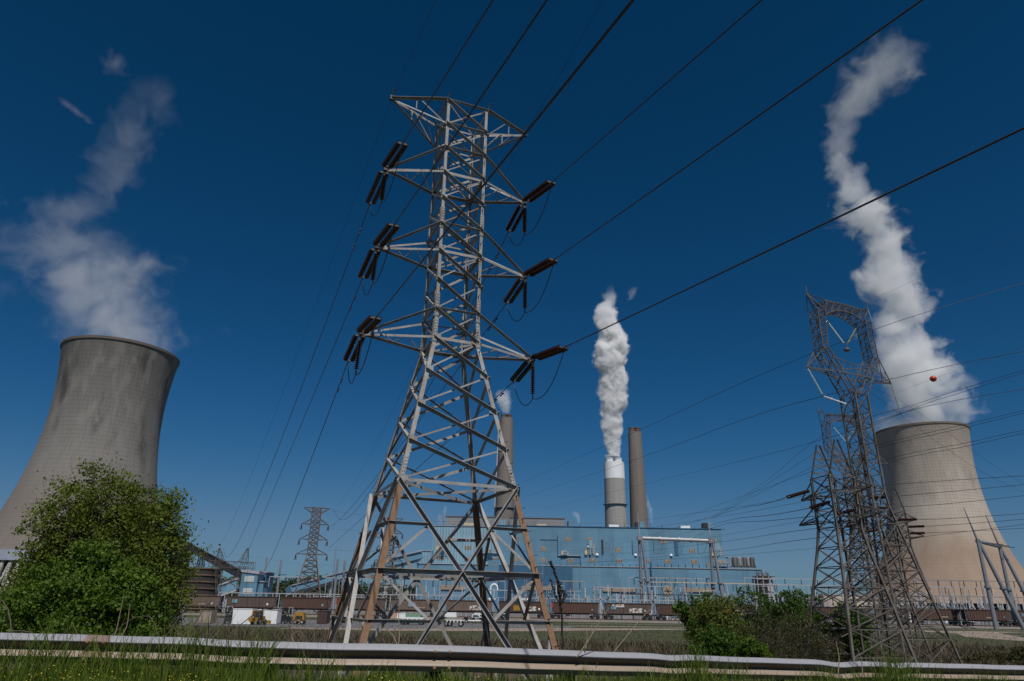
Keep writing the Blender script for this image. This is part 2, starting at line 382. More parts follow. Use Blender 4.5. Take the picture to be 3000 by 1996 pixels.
# ---------------------------------------------------------------- rail line (runs slightly away to the right)
def line_y(x): return 205.+.062*(x+60.)*.8
ang = math.atan(.062*.8)
b = MB()
xa, xb = -260, 330
n_ = 40
b.add([(x, line_y(x)+dy, z) for x in (xa, xb) for dy, z in ((-5.2, -.02), (-3.0, .55), (3.0, .55), (5.2, -.02))], [(0, 4, 5, 1), (1, 5, 6, 2), (2, 6, 7, 3), (0, 1, 2, 3), (4, 7, 6, 5)])
tag(b.build('track_bed', M['ballast']), 'stone ballast bed carrying the railway track', kind='structure')
b = MB()
for dy in (-.76, .76): b.bar((xa, line_y(xa)+dy, .74), (xb, line_y(xb)+dy, .74), .08, .16)
b2 = MB()
for i in range(int((xb-xa)/.62)):
    x = xa+.31+i*.62
    if -205 < x < 190: b2.box(x-.12, x+.12, line_y(x)-1.35, line_y(x)+1.35, .555, .66)
tr = empty('railway_track', (0, 0, 0)); tag(tr, 'steel railway track under the long coal train', 'railway track')
b.build('rail', steel('rail_steel', (.2, .17, .15), (.16, .08, .05), .6), tr); tag(b2.build('sleeper', M['bark'], tr), kind='stuff')
# ---------------------------------------------------------------- cooling towers
def lagr(kn, z):
    zk = [0, 28.75, 57.5, 80.5, 115.]; r = 0
    for i in range(5):
        t = kn[i]
        for j in range(5):
            if j != i: t = t*(z-zk[j])/(zk[i]-zk[j])
        r += t
    return r
def cooling_tower(x, y, kn, z0, m, label, ringed):
    t = empty('cooling_tower', (x, y, 0)); tag(t, label, 'cooling tower', 'cooling towers')
    H = 115.3; n = 128
    zs = np.linspace(z0, H, 60)
    pr = [(lagr(kn, z), z) for z in zs]
    pin = [(r-1.0, z) for r, z in pr[::-1]]
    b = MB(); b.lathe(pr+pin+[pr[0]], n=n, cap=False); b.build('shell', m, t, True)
    b = MB(); r = pr[-1][0]; b.lathe([(r+.02, H-1.2), (r+.22, H-1.1), (r+.22, H+.12), (r-1.2, H+.12), (r-1.2, H-1.0), (r+.02, H-1.2)], n=n, cap=False)
    b.build('rim', plain('brown_rim_concrete', (.14, .115, .095), .9) if not ringed else plain('dark_rim_concrete', (.11, .09, .075), .9), t, True)
    rb = pr[0][0]
    if ringed:
        b = MB(); b.lathe([(rb+.2, z0-3.8), (rb+1.8, z0-3.8), (rb+1.2, z0+.2), (rb+.1, z0+.2), (rb+.2, z0-3.8)], n=n, cap=False); b.build('white_lintel_band', M['silver'], t, True)
        zl = z0-3.8
    else: zl = z0
    rg = lagr(kn, z0)+(zl)*.30
    b = MB(); k = 72
    for i in range(k):
        a0 = 2*PI*i/k
        for s in (-1, 1):
            a1 = a0+s*PI/k
            p = (rg*math.cos(a0), rg*math.sin(a0), 0); q = ((rb+.4)*math.cos(a1), (rb+.4)*math.sin(a1), zl+.3)
            b.bar(p, q, .9, .9)
    tag(b.build('support_columns', M['chimlt'], t), kind=None)
    b = MB(); b.lathe([(rb-5, 0), (rb-4, zl+2)], n=64, cap=True); b.build('fill_wall', M['dark'], t, True)
    b = MB(); b.lathe([(rg+6, 0), (rg+6, 1.6), (rg+5.2, 1.6), (rg+5.2, 0)], n=64, cap=False); b.build('basin_wall', M['chimlt'], t, True)
    return t
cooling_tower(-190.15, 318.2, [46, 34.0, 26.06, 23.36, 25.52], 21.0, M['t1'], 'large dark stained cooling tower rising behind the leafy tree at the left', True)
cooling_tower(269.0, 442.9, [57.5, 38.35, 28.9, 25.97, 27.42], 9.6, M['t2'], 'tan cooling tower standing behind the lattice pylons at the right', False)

# ---------------------------------------------------------------- chimneys
def chimney(x, y, H, rb, rtop, m, label, flues, fm, band=None, ladder=None, plat=None):
    t = empty('chimney', (x, y, 0)); tag(t, label, 'chimney', 'tall power plant chimneys')
    b = MB(); b.lathe([(rb+(rtop-rb)*k/12, H*k/12) for k in range(13)]+[(rtop-.8, H), (rtop-.8, H-4)], n=48, cap=False); b.add([(rtop*.95*math.cos(2*PI*k/24), rtop*.95*math.sin(2*PI*k/24), H-1) for k in range(24)], [tuple(range(24))])
    b.build('shaft', m, t, True)
    for fx, fr, fh in flues:
        b = MB(); b.lathe([(fr, H-3), (fr, H+fh-.8), (fr+.35, H+fh-.8), (fr+.35, H+fh), (fr-.5, H+fh), (fr-.5, H-2)], p=(fx, 0, 0), n=28, cap=False); b.build('flue', fm, t, True)
    if band:
        z0, z1 = band; rr = lambda z: rb+(rtop-rb)*z/H+.12
        b = MB(); b.lathe([(rr(z0)-.3, z0), (rr(z0), z0), (rr(z1), z1), (rr(z1)-.3, z1)], n=48, cap=False); b.build('white_band', M['white'], t, True)
    if plat:
        for z in plat:
            r = rb+(rtop-rb)*z/H; b = MB(); b.lathe([(r+.05, z), (r+1.7, z), (r+1.7, z+.2), (r+.05, z+.2)], n=32, cap=False)
            for k in range(20):
                a_ = 2*PI*k/20; b.tube(((r+1.9)*math.cos(a_), (r+1.9)*math.sin(a_), z+.3), ((r+1.9)*math.cos(a_), (r+1.9)*math.sin(a_), z+1.6), .08, n=4)
            b.lathe([(r+1.85, z+1.5), (r+2.0, z+1.5), (r+2.0, z+1.65), (r+1.85, z+1.65), (r+1.85, z+1.5)], n=32, cap=False)
            b.build('service_platform', M['pole'], t)
    if ladder is not None:
        b = MB(); a_ = ladder
        p = lambda z: ((rb+(rtop-rb)*z/H+.7)*math.cos(a_), (rb+(rtop-rb)*z/H+.7)*math.sin(a_), z)
        b.bar(p(5), p(H-2), 1.3, 1.3); b.build('ladder_cage', M['silver'], t)
    return t
cL = at(1483.5, 1228, 790); cR = at(1859, 1268, 760); cW = at(1799, 1357, 760)
def chpos(c, vb, Y): return at(c, vb, Y)[0]
chimney(at(1480, 1400, 790)[0], 790, cL[2], 13.0, 7.7, M['chim'], 'tall brown grey concrete chimney seen through the right leg of the big pylon', [(-3.2, 3.0, 5), (3.4, 3.0, 5)], M['chimtop'], ladder=PI, plat=[at(1476, 1490, 790)[2]])
chimney(at(1868, 1440, 760)[0], 760, cR[2], 11.6, 7.2, M['chim'], 'brown grey concrete chimney without smoke just right of the white topped one', [(-3.4, 3.1, 5.5), (3.4, 3.1, 5.5)], M['chimtop'])
chimney(at(1803, 1480, 740)[0], 740, at(1799, 1357, 740)[2], 12.2, 10.7, M['chimlt'], 'shorter pale concrete chimney with a white painted top and thick white steam', [(-4.6, 4.1, 5), (4.6, 4.1, 5)], M['white'], band=(at(1800, 1405, 740)[2], at(1799, 1357, 740)[2]+.02), plat=[at(1803, 1480, 740)[2]])

# ---------------------------------------------------------------- power plant building, facade at Y=600
YB = 600.
pp = empty('power_plant_building', (60, YB, 0)); tag(pp, 'long sky blue metal clad power plant building with rows of louvred windows', 'industrial building')
ppv = Vector(pp.location)
def X(u, v=1650, Y=YB): return at(u, v, Y)[0]
def Z(v, u=1700, Y=YB): return at(u, v, Y)[2]
def pbox(name, m, u0, u1, vt, vb, d=.3, off=0., Y=YB, par=None, deep=None):
    "box on the facade: front face at Y-off, thickness d"
    um = (u0+u1)/2; vm = (vt+vb)/2
    x0, x1 = at(u0, vm, Y)[0], at(u1, vm, Y)[0]; z1, z0 = at(um, vt, Y)[2], at(um, vb, Y)[2]
    b = MB(); b.box(x0-ppv.x, x1-ppv.x, Y-off-YB, Y-off+d-YB, max(z0, 0) if vb < 1775 else 0, z1); return b.build(name, m, par or pp)
GB = 1790
# stepped masses
pbox('boiler_house_wall', M['blue'], 1452, 2123, 1545, GB, 60)
pbox('weathered_wall', M['blue_lt'], 1263, 1392.5, 1541, GB, 60, 0)
pbox('weathered_wall', M['blue_lt'], 1392.8, 1451.7, 1542.5, GB, 60, -.2)
pbox('side_bay_wall', M['blue_lt'], 1229, 1262.7, 1614, GB, 50, 0)
pbox('side_bay_wall', M['blue'], 2123.3, 2141, 1632, GB, 50, 0)
hall = pbox('turbine_hall_wall', M['blue'], 1225, 2218, 1663, GB, 16, 16)
pbox('deep_blue_wall_panel', M['blue_dk'], 1461, 1673, 1659.5, 1790, .5, 16.3)
pbox('pale_wall_panel', M['blue'], 1430, 1460, 1646, 1790, .6, 16.5)
pbox('protruding_bay_wall', M['blue'], 1634, 1768, 1568, 1629, 1.6, 1.6)
pbox('protruding_bay_wall', M['blue'], 1853, 1987, 1583, 1631, 1.2, 1.2)
pbox('lower_bay_wall', M['blue'], 1700, 2123, 1630, 1664, 4, 4)
pbox('lower_bay_wall', M['blue'], 1460, 1699, 1634, 1664, 3, 3)
pbox('vertical_slot', M['dark'], 1761, 1767, 1582, 1626, .3, 1.8)
pbox('vertical_slot', M['blue_dk'], 1975.5, 1986, 1586, 1628, .5, 1.6)
for u0, u1, vt in ((1262, 1452, 1540.5), (1452, 2124, 1544), (1224, 2219, 1662), (1228, 1263, 1613), (2122, 2142, 1631)):
    off = 16.6 if vt == 1662 else .6
    pbox('roof_coping', M['polelt'] if vt != 1544 else M['blue_dk'], u0, u1, vt, vt+1.6, 1.2, off)
pbox('wall_trim', M['blue_dk'], 1582, 1633, 1581, 1582, .3, .4); pbox('wall_trim', M['silver'], 1634, 1768, 1628.5, 1630.3, 1.5, 3); pbox('wall_trim', M['silver'], 1853, 1987, 1630.5, 1632, 1.5, 2.9)
pbox('wall_trim', M['polelt'], 1320, 1400, 1576.5, 1580, 1.4, 1.4); pbox('wall_trim', M['silver'], 1400, 1462, 1620, 1621.5, 1.4, 1.4)
LOUV = [(1361, 1380, 1599, 1611), (1582, 1600, 1602, 1615), (1801, 1819, 1605, 1618), (2018, 2037, 1608, 1620), (1655, 1673, 1575, 1586), (1717, 1735, 1576, 1585),
        (1510, 1521, 1573, 1584), (1451, 1459, 1573, 1583), (1880, 1888, 1583, 1589), (1932, 1949, 1582, 1592), (2086, 2100, 1580, 1591), (1299, 1305, 1570, 1581),
        (1281, 1301, 1631, 1642), (1360, 1380, 1632, 1644), (1505, 1522, 1634, 1646), (1582, 1600, 1636, 1648), (1659, 1679, 1637, 1649), (1723, 1743, 1637, 1650),
        (1801, 1821, 1639, 1651), (1885, 1900, 1640, 1651), (1943, 1962, 1640, 1652), (2021, 2040, 1641, 1653), (2100, 2119, 1642, 1654), (1439, 1461, 1633, 1639)]
def louver(u0, u1, vt, vb, off):
    x0, x1 = at(u0, (vt+vb)/2, YB)[0]-ppv.x, at(u1, (vt+vb)/2, YB)[0]-ppv.x; um = (u0+u1)/2
    z1, z0 = at(um, vt, YB)[2], at(um, vb, YB)[2]
    y = -off
    fr = MB(); fr.box(x0, x1, y-.15, y-.02, z0, z1); f = fr.build('window', M['tan'], pp)
    n = max(2, int(round((x1-x0)/1.35))); wd = (x1-x0)/n; p = MB()
    for i in range(n):
        p.box(x0+i*wd+.42, x0+(i+1)*wd-.42, y-.17, y-.152, z0+.25, z1-.25-(.0 if (i+int(u0)) % 3 else (z1-z0)*.3))
    p.build('pane', M['dark'], f)
for l in LOUV:
    off = 0.
    if l[2] > 1629 and l[0] > 1700: off = 4.
    elif l[2] > 1629 and l[0] > 1460: off = 3.
    elif 1634 < l[0] < 1768 and l[2] < 1600: off = 1.6
    elif 1853 < l[0] < 1987 and l[2] < 1600: off = 1.2
    louver(*l, off)
def longlouver(u0, u1, vt, vb):
    x0, x1 = at(u0, vt, 584)[0]-ppv.x, at(u1, vt, 584)[0]-ppv.x; z1, z0 = at((u0+u1)/2, vt, 584)[2], at((u0+u1)/2, vb, 584)[2]
    b = MB(); b.box(x0, x1, -16.35-.6, -16.65+.1, z0, z1); f = b.build('window', M['tan'], pp)
    p = MB(); n = int((x1-x0)/.9)
    for i in range(n): p.box(x0+i*.9+.1, x0+i*.9+.3, -16.99, -16.955, z0+.4, z1-.4)
    p.build('louvre_slats', M['twig'], f)
for l in ((1291, 1363, 1715, 1728), (1527, 1616, 1718, 1729), (1766, 1861, 1721, 1734), (2004, 2097, 1723, 1735)): longlouver(*l)
# roof equipment
def rbox(name, m, u0, u1, vt, vb, Y=604, d=6): return pbox(name, m, u0, u1, vt, vb, d, 0, Y)
rbox('roof_vent_house', M['blue'], 1666, 1685, 1526, 1544); rbox('vent_louvre', M['dark'], 1663, 1666, 1528, 1544)
rbox('roof_vent_house', M['blue'], 1874, 1888, 1529, 1546); rbox('vent_louvre', M['dark'], 1862, 1873.7, 1530, 1546)
rbox('roof_vent_house', M['blue'], 2074, 2089, 1531.5, 1547); rbox('vent_louvre', M['dark'], 2060, 2073.7, 1532.5, 1547)
rbox('roof_vent_house', M['blue_lt'], 1463, 1482, 1524, 1543, 602)
for u0, u1, vt in ((1360, 1388, 1532), (1572, 1601, 1535), (1784, 1813, 1537.5), (1994, 2022, 1540.5)):
    rbox('roof_ventilator', M['cream'] if u0 < 1700 else M['white'], u0, u1, vt, vt+8, 606)
# grey block behind the roof
gb = empty('boiler_block', (40, 668, 0)); tag(gb, 'plain grey metal clad block showing above the left half of the blue roof', 'industrial building')
def gbox(name, m, u0, u1, vt, vb, Y, d, zb=None):
    x0, x1 = at(u0, vb, Y)[0], at(u1, vb, Y)[0]; b = MB(); b.box(x0-40, x1-40, Y-668, Y-668+d, 0 if zb is None else at((u0+u1)/2, vt, Y)[2]-zb, at((u0+u1)/2, vt, Y)[2]); return b.build(name, m, gb)
gbox('wall', M['greywall'], 1304, 1454, 1514, 1550, 668, 40); gbox('wall', M['greywall'], 1492, 1655, 1518, 1550, 668, 40); gbox('wall', M['greywall'], 1454.3, 1491.7, 1519, 1550, 676, 30)
gbox('roof_coping', M['chimtop'], 1303, 1455, 1513, 1515, 667.5, .4, .7)
gbox('roof_coping', M['chimtop'], 1491, 1656, 1517, 1519, 667.5, .4, .7)
# ducts and platforms standing on the facade ledges
def ledge_unit(u, vt, vb, off, s=1.):
    x = at(u, vb, YB)[0]-ppv.x; z0 = Z(vb, u); z1 = Z(vt, u); y = -off-3
    b = MB(); b.box(x-1.3*s, x+2.1*s, y-1, y+1.2, z0+(z1-z0)*.45, z1); b.tube((x-.2, y, z0), (x-.2, y, z0+(z1-z0)*.5), 1.1*s, n=10); b.lathe([(.9*s, 0), (1.5*s, 1.4*s), (.6*s, 3*s)], (x-1.8*s, y, z0+(z1-z0)*.38), n=10)
    d = b.build('flue_duct', M['blue_lt'], pp)
    b = MB()
    for k in (-3.6, -1.8, 2.4, 3.4): b.tube((x+k*s, y-.5, z0), (x+k*s, y-.5, z0+(z1-z0)*(.75 if k > 0 else .55)), .22, n=5)
    for h in (.15, .3, .5): b.bar((x-3.6*s, y-.5, z0+(z1-z0)*h), (x+3.4*s, y-.5, z0+(z1-z0)*h), .25)
    b.box(x-4.8*s, x-2.6*s, y-.8, y+.6, z0, z0+3.4); b.build('platform_frame', M['cream'], pp)
ledge_unit(1728, 1584, 1627, 1.6); ledge_unit(2098, 1592, 1631, 1.0, 1.1); ledge_unit(1300, 1572, 1614, .5, 1.3); ledge_unit(1655, 1613, 1627, 1.6, .7); ledge_unit(1438, 1607, 1620, .6, .7)
b = MB()
for u in np.arange(1235, 2215, 20.3):
    x = at(u, 1658, 590)[0]-ppv.x; z = at(u, 1661.5, 588)[2]; b.box(x-.25, x+.25, -12.2, -11.8, z-1, z+2.2)
for u in (1330, 1410, 1545, 1700, 1830, 1905, 1940, 2070):
    x = at(u, 1540, YB)[0]-ppv.x; b.tube((x, 1.5, Z(1546, u)), (x, 1.5, Z(1535, u)), .2, n=5)
tag(b.build('roof_post', M['dark'], pp), kind='stuff')
for u, v in ((1749, 1625), (1862, 1626), (1966, 1627)):
    p = at(u, v, 596); b = MB(); b.lathe([(0.01, 0), (1.3, .2), (1.4, 1.), (.9, 1.8), (.01, 2.1)], (p[0]-ppv.x, p[1]-YB, p[2]-1), n=10); b.build('roof_dome', M['white'], pp, True)
for v0, v1, uu in ((1515, 1537, 1288),):
    b = MB(); x = at(uu, 1530, 604)[0]-ppv.x
    for dx in (-1.3, 1.3):
        for dy in (0, 2.6): b.tube((x+dx, 4+dy, Z(1542)), (x+dx, 4+dy, Z(v0)), .16, n=5)
    for k in range(5):
        z = Z(v0)-k*1.6; b.bar((x-1.3, 4, z), (x+1.3, 4, z-1.5), .14); b.bar((x-1.3, 4, z), (x+1.3, 4, z), .2)
    b.build('stair_tower', M['polelt'], pp)
# blue diagonal pipe on facade
b = MB(); p = at(1906, 1646, 583); q = at(1913, 1745, 583); b.tube(np.array(p)-[60, 600, 0], np.array(q)-[60, 600, 0], .75); b.build('downpipe', M['blue_dk'], pp)
# silver tanks and scaffold on the right end of the turbine hall roof
tk = empty('roof_tank_rack', at(2175, 1663, 592).tolist()); tag(tk, 'row of silver tanks in a rusty frame on the right end of the blue roof', 'tank rack')
o0 = np.array(tk.location)
b = MB(); W_ = 300/FPX
zt = at(2175, 1632, 592)[2]-o0[2]
for i, dx in enumerate((-6, -1.5, 2.5, 6.2, 9)):
    c = MB(); c.lathe([(.01, 1.0), (1.9, 1.0), (2.0, 2), (2.0, zt-.6), (1.2, zt), (.01, zt+.1)], (dx if i < 3 else dx-.4, (i % 2)*2, 0), n=14); c.build('tank', M['silver'] if i % 2 else plain('dull_tank', (.16, .16, .165), .6, .3), tk, True)
b.box(-9, 11, -2.5, 3.5, .3, 1.0)
for dx in (-9, -3, 3, 9): b.bar((dx, -2.3, 0), (dx, -2.3, zt*.8), .35); b.bar((dx, 3, 0), (dx, 3, zt*.8), .35)
b.build('frame', M['bark'], tk)
b = MB()
b.box(-22, -10, -2, 2, 3.4, 3.8); b.box(-22, -10, -2, 2, .8, 1.2)
for dx in (-22, -18, -14, -10): b.bar((dx, -2, 0), (dx, -2, 6), .3)
for k in range(6): b.bar((-22+k*2, -2, 3.8), (-20+k*2, -2, 5.8), .16)
b.build('pipe_platform', M['polelt'], tk)
b = MB(); b.bar((-30, -2, .3), (-23, -2, 6), .5, .9); b.build('stair', M['yellow'], tk)
# exhaust stack right of the building
es = empty('exhaust_stack', (at(2238, 1747, 560)[0], 560, 0)); tag(es, 'dark lattice exhaust stack with a crown of pipes right of the blue building', 'exhaust stack')
zt = at(2238, 1674, 560)[2]; zm = at(2238, 1690, 560)[2]
b = MB(); b.lathe([(4.5, 0), (4.5, zm)], (-1, 0, 0), n=20); b.build('stack_body', M['dark'], es, True)
b = MB(); b.lathe([(3.4, 0), (3.2, zm-2), (2., zm)], (5., 1, 0), n=20); b.build('side_tank', M['polelt'], es, True)
b = MB()
for dx in (-5.4, -1, 3.4, 8.6):
    b.bar((dx, -4.8, 0), (dx, -4.8, zm), .45); b.bar((dx, 4.8, 0), (dx, 4.8, zm), .45)
for z in np.arange(6, zm+1, 5.2): b.bar((-5.4, -4.8, z), (8.6, -4.8, z), .4); b.bar((-5.4, -4.8, z), (-5.4, 4.8, z), .4)
b.build('frame', M['polelt'], es)
b = MB()
for i in range(9): b.tube((-4+i*1.2, (i % 3)-1, zm), (-4+i*1.2+.4*(i % 2), (i % 3)-1, zt-(i % 3)*.8), .35, n=6)
b.box(-5.6, 8.8, -5, 5, zm, zm+.3); b.build('crown', M['chimtop'], es)

# ---------------------------------------------------------------- left side: conveyor, silo, blue houses
def P(u, v, Y): return at(u, v, Y)
def mast_frame(b, p, h, wb, wt, n, r=.12):
    x, y, z = p
    for sx in (-1, 1):
        for sy in (-1, 1): b.bar((x+sx*wb, y+sy*wb, z), (x+sx*wt, y+sy*wt, z+h), r)
    for k in range(n):
        a_, c_ = k/n, (k+1)/n; wa = wb+(wt-wb)*a_; wc = wb+(wt-wb)*c_
        for sy in (-1, 1):
            b.bar((x-wa, y+sy*wa, z+h*a_), (x+wc, y+sy*wc, z+h*c_), r*.7); b.bar((x+wa, y+sy*wa, z+h*a_), (x-wc, y+sy*wc, z+h*c_), r*.7)
            b.bar((x-wa, y+sy*wa, z+h*a_), (x+wa, y+sy*wa, z+h*a_), r*.7)
        for sx in (-1, 1): b.bar((x+sx*wa, y-wa, z+h*a_), (x+sx*wc, y+wc, z+h*c_), r*.7)
cv = empty('coal_conveyor', (P(630, 1640, 300)[0], 300, 0)); tag(cv, 'dark covered coal conveyor sloping down right from behind the leafy tree', 'conveyor'); c0 = np.array(cv.location)
b = MB(); p = P(545, 1597, 300)-c0; q = P(716, 1688, 285)-c0
b.bar(p, q, 2.6, 2.2, (0, 1, 0)); b.build('gallery', M['dark'], cv)
b = MB()
for k in range(26):
    a_ = np.array(p)+(np.array(q)-p)*k/26; c_ = np.array(p)+(np.array(q)-p)*(k+1)/26
    b.bar(a_+[0, -1.4, 1.35], c_+[0, -1.4, -1.35], .22); b.bar(a_+[0, -1.4, -1.35], c_+[0, -1.4, 1.35], .22)
b.bar(np.array(p)+[0, -1.45, 1.4], np.array(q)+[0, -1.45, 1.4], .4); b.bar(np.array(p)+[0, -1.45, -1.4], np.array(q)+[0, -1.45, -1.4], .4)
b.build('truss', M['dark'], cv)
b = MB(); hx = P(533, 1620, 302)-c0; zt = P(533, 1588, 302)[2]; b.box(hx[0]-3, hx[0]+1.9, -1, 6, 0, zt); b.build('head_house', M['dark'], cv)
b = MB(); s = P(586, 1665, 299)-c0; mast_frame(b, (s[0], s[1], 0), P(586, 1629, 299)[2], 1.9, .9, 7, .22); b.build('trestle', M['dark'], cv)
# banded silo
sl_ = empty('storage_silo', (P(576, 1740, 290)[0], 290, 0)); tag(sl_, 'low dark round silo with rusty hoops beside the leafy tree', 'silo')
zt = P(576, 1663, 283)[2]; rs_ = (P(633, 1700, 290)[0]-P(516, 1700, 290)[0])/2
b = MB(); b.lathe([(rs_*.93, 0), (rs_, zt), (rs_-.5, zt), (rs_-.5, zt-1)], n=40, cap=False); b.lathe([(.01, zt-.6), (rs_-.4, zt-.7)], n=40, cap=False); b.build('wall', plain('dark_coal_dust_wall', (.035, .03, .03), .9), sl_, True)
for k in range(7):
    z = 1+k*(zt-1.2)/6; r = rs_*(.93+.07*z/zt); b = MB(); b.lathe([(r, z-.25), (r+.35, z-.25), (r+.35, z+.25), (r, z+.25), (r, z-.25)], n=40, cap=False); b.build('hoop', M['chimtop'], sl_)
b = MB()
for k in range(8):
    x = -6+k*1.9; b.tube((x, -rs_*.8, zt), (x+random.uniform(-.5, .5), -rs_*.8, zt+1.2+random.random()*2.4), .09, n=4)
tag(b.build('roof_pipes', M['chimtop'], sl_), kind=None)
def house(name, x, y, wx, wy, h, roof, m, label, cat, shade=None):
    t = empty(name, (x, y, 0)); tag(t, label, cat)
    b = MB(); hx, hy = wx/2, wy/2
    V = [(-hx, -hy, 0), (hx, -hy, 0), (hx, hy, 0), (-hx, hy, 0), (-hx, -hy, h), (hx, -hy, h), (hx, hy, h), (-hx, hy, h)]
    b.add(V, [(0, 1, 5, 4), (1, 2, 6, 5), (2, 3, 7, 6), (3, 0, 4, 7), (0, 3, 2, 1)]); b.build('wall', m, t)
    b = MB(); e = .3
    if roof > 0:
        b.add([(-hx-e, -hy-e, h), (hx+e, -hy-e, h-roof*.5), (hx+e, hy+e, h-roof*.5), (-hx-e, hy+e, h), (-hx-e, -hy-e, h+.35+roof*.2), (hx+e, -hy-e, h+.3), (hx+e, hy+e, h+.3), (-hx-e, hy+e, h+.35+roof*.2)], [(0, 1, 5, 4), (1, 2, 6, 5), (2, 3, 7, 6), (3, 0, 4, 7), (4, 5, 6, 7), (0, 3, 2, 1)])
    else: b.box(-hx-e, hx+e, -hy-e, hy+e, h, h+.35)
    b.build('roof', M['polelt'], t)
    return t
pL = P(695, 1735, 235); pR = P(742, 1735, 235)
hL = pR[0]-pL[0]
th = house('transfer_house', (pL[0]+pR[0])/2, 240, hL, 9, P(718, 1676, 235)[2], 1.2, M['blue'], 'small pale blue metal transfer house with white louvre rows at the left', 'shed')
th.rotation_euler = (0, 0, .12)
for z in (.33, .62):
    b = MB(); zz = P(718, 1676, 235)[2]*z+1.8; b.box(-hL*.28, hL*.28, -4.62, -4.52, zz, zz+1.7); f = b.build('window', M['white'], th)
    p = MB()
    for k in range(5): p.box(-hL*.27, hL*.27, -4.64, -4.625, zz+.15+k*.32, zz+.25+k*.32)
    p.build('louvre_slats', M['dark'], f)
house('annex_house', P(750, 1700, 247)[0]+.3, 250, 6.6, 8, P(750, 1678, 247)[2], 0, M['blue_dk'], 'deep blue metal annex house behind the small pale blue house', 'shed')
house('annex_shed', P(761, 1700, 240)[0], 241, 3.7, 5, P(761, 1706, 240)[2], 0, M['blue'], 'little blue lean-to shed at the right of the deep blue annex', 'shed')
def gallery(pa, pb, wd, ht, label, legs, wname='wall'):
    t = empty('inclined_conveyor_gallery', ((pa[0]+pb[0])/2, (pa[1]+pb[1])/2, 0)); tag(t, label, 'conveyor', 'blue inclined conveyor galleries'); o = np.array(t.location)
    pa = np.array(pa)-o; pb = np.array(pb)-o
    b = MB(); b.bar(pa, pb, wd, ht, (0, 1, 0)); b.build('gallery_wall', M['blue'], t)
    b = MB(); b.bar(pa+[0, 0, ht*.56], pb+[0, 0, ht*.56], wd*1.08, ht*.16, (0, 1, 0)); b.build('roof', M['silver'], t)
    b = MB(); b.bar(pa-[0, wd*.3, ht*.62], pb-[0, wd*.3, ht*.62], wd*.5, ht*.22, (0, 1, 0)); b.build('underside_beam', M['polelt'], t)
    for f in legs:
        c = pa+(pb-pa)*f; b = MB(); mast_frame(b, (c[0], c[1], 0), c[2]-ht*.5, 1.1, .7, 5, .25); b.build('trestle', M['polelt'], t)
gallery(P(845, 1731, 420), P(1040, 1678, 470), 4.5, 3.6, 'long blue conveyor gallery climbing right behind the coal train', (.3, .6, .9))
gallery(P(1100, 1662, 520), P(1229, 1630, 590), 6, 5.5, 'blue conveyor gallery entering the left end of the blue building', (.25, .6))
gallery(P(640, 1733, 260), P(699, 1712, 262), 4, 3.2, 'short blue gallery sloping into the left side of the small pale blue house', (.4,))
# far wood on the skyline at the left
M_far = M['far']
def leaf_blob(n, centers, radii, size, rngk, flat=.5):
    "n random leaf quads scattered near ellipsoid surfaces/volumes"
    r = np.random.default_rng(rngk); k = r.integers(0, len(centers), n); c = np.asarray(centers, float)[k]; ra = np.asarray(radii, float)[k]
    d = r.normal(size=(n, 3)); d /= np.linalg.norm(d, axis=1)[:, None]; rad = r.random(n)**.42
    p = c+d*ra*rad[:, None]
    return leaf_quads(p, size, r, d)
def leaf_quads(p, size, r, nd=None, asp=.55):
    n = len(p); a_ = r.normal(size=(n, 3))
    if nd is not None: a_ = a_*.8+0
    a_ /= np.linalg.norm(a_, axis=1)[:, None]; b_ = r.normal(size=(n, 3)); b_ -= a_*(a_*b_).sum(1)[:, None]; b_ /= np.linalg.norm(b_, axis=1)[:, None]
    s = size*(.6+.8*r.random(n))[:, None]
    return np.stack([p-a_*s*.5, p+b_*s*asp*.5, p+a_*s*.5, p-b_*s*asp*.5], 1)
cs = []; rs2 = []
for i in range(90):
    u = 560+i*9+random.uniform(-5, 5); top = np.interp(u, [560, 640, 700, 760, 830, 900, 960, 1010, 1100, 1240, 1300], [1712, 1690, 1683, 1690, 1697, 1684, 1683, 1700, 1708, 1712, 1730])+random.uniform(-2, 6)
    p = at(u, top, 760+random.uniform(-30, 30)); h = p[2]; cs.append((p[0], p[1], h*.62)); rs2.append((10+random.random()*6, 10, h*.40))
    cs.append((p[0]+4, p[1]-12, h*.3)); rs2.append((13, 9, h*.32))
V = leaf_blob(26000, cs, rs2, 3.0, 5)
tag(quads('distant_wood', V, M_far), 'dark green wood on the low skyline at the left behind the yard', 'wood', kind='stuff')
cs = []; rs2 = []
for i in range(60):
    u = 2225+i*14; p = at(u, 1741+random.uniform(-3, 5)+max(0, (u-2420))*.02, 640+random.uniform(-20, 20)); h = p[2]; cs.append((p[0], p[1], h*.55)); rs2.append((8+random.random()*4, 8, h*.5))
V = leaf_blob(12000, cs, rs2, 2.6, 6)
tag(quads('distant_wood', V, M_far), 'low dark wood on the skyline between the blue building and tan cooling tower', 'wood', kind='stuff')
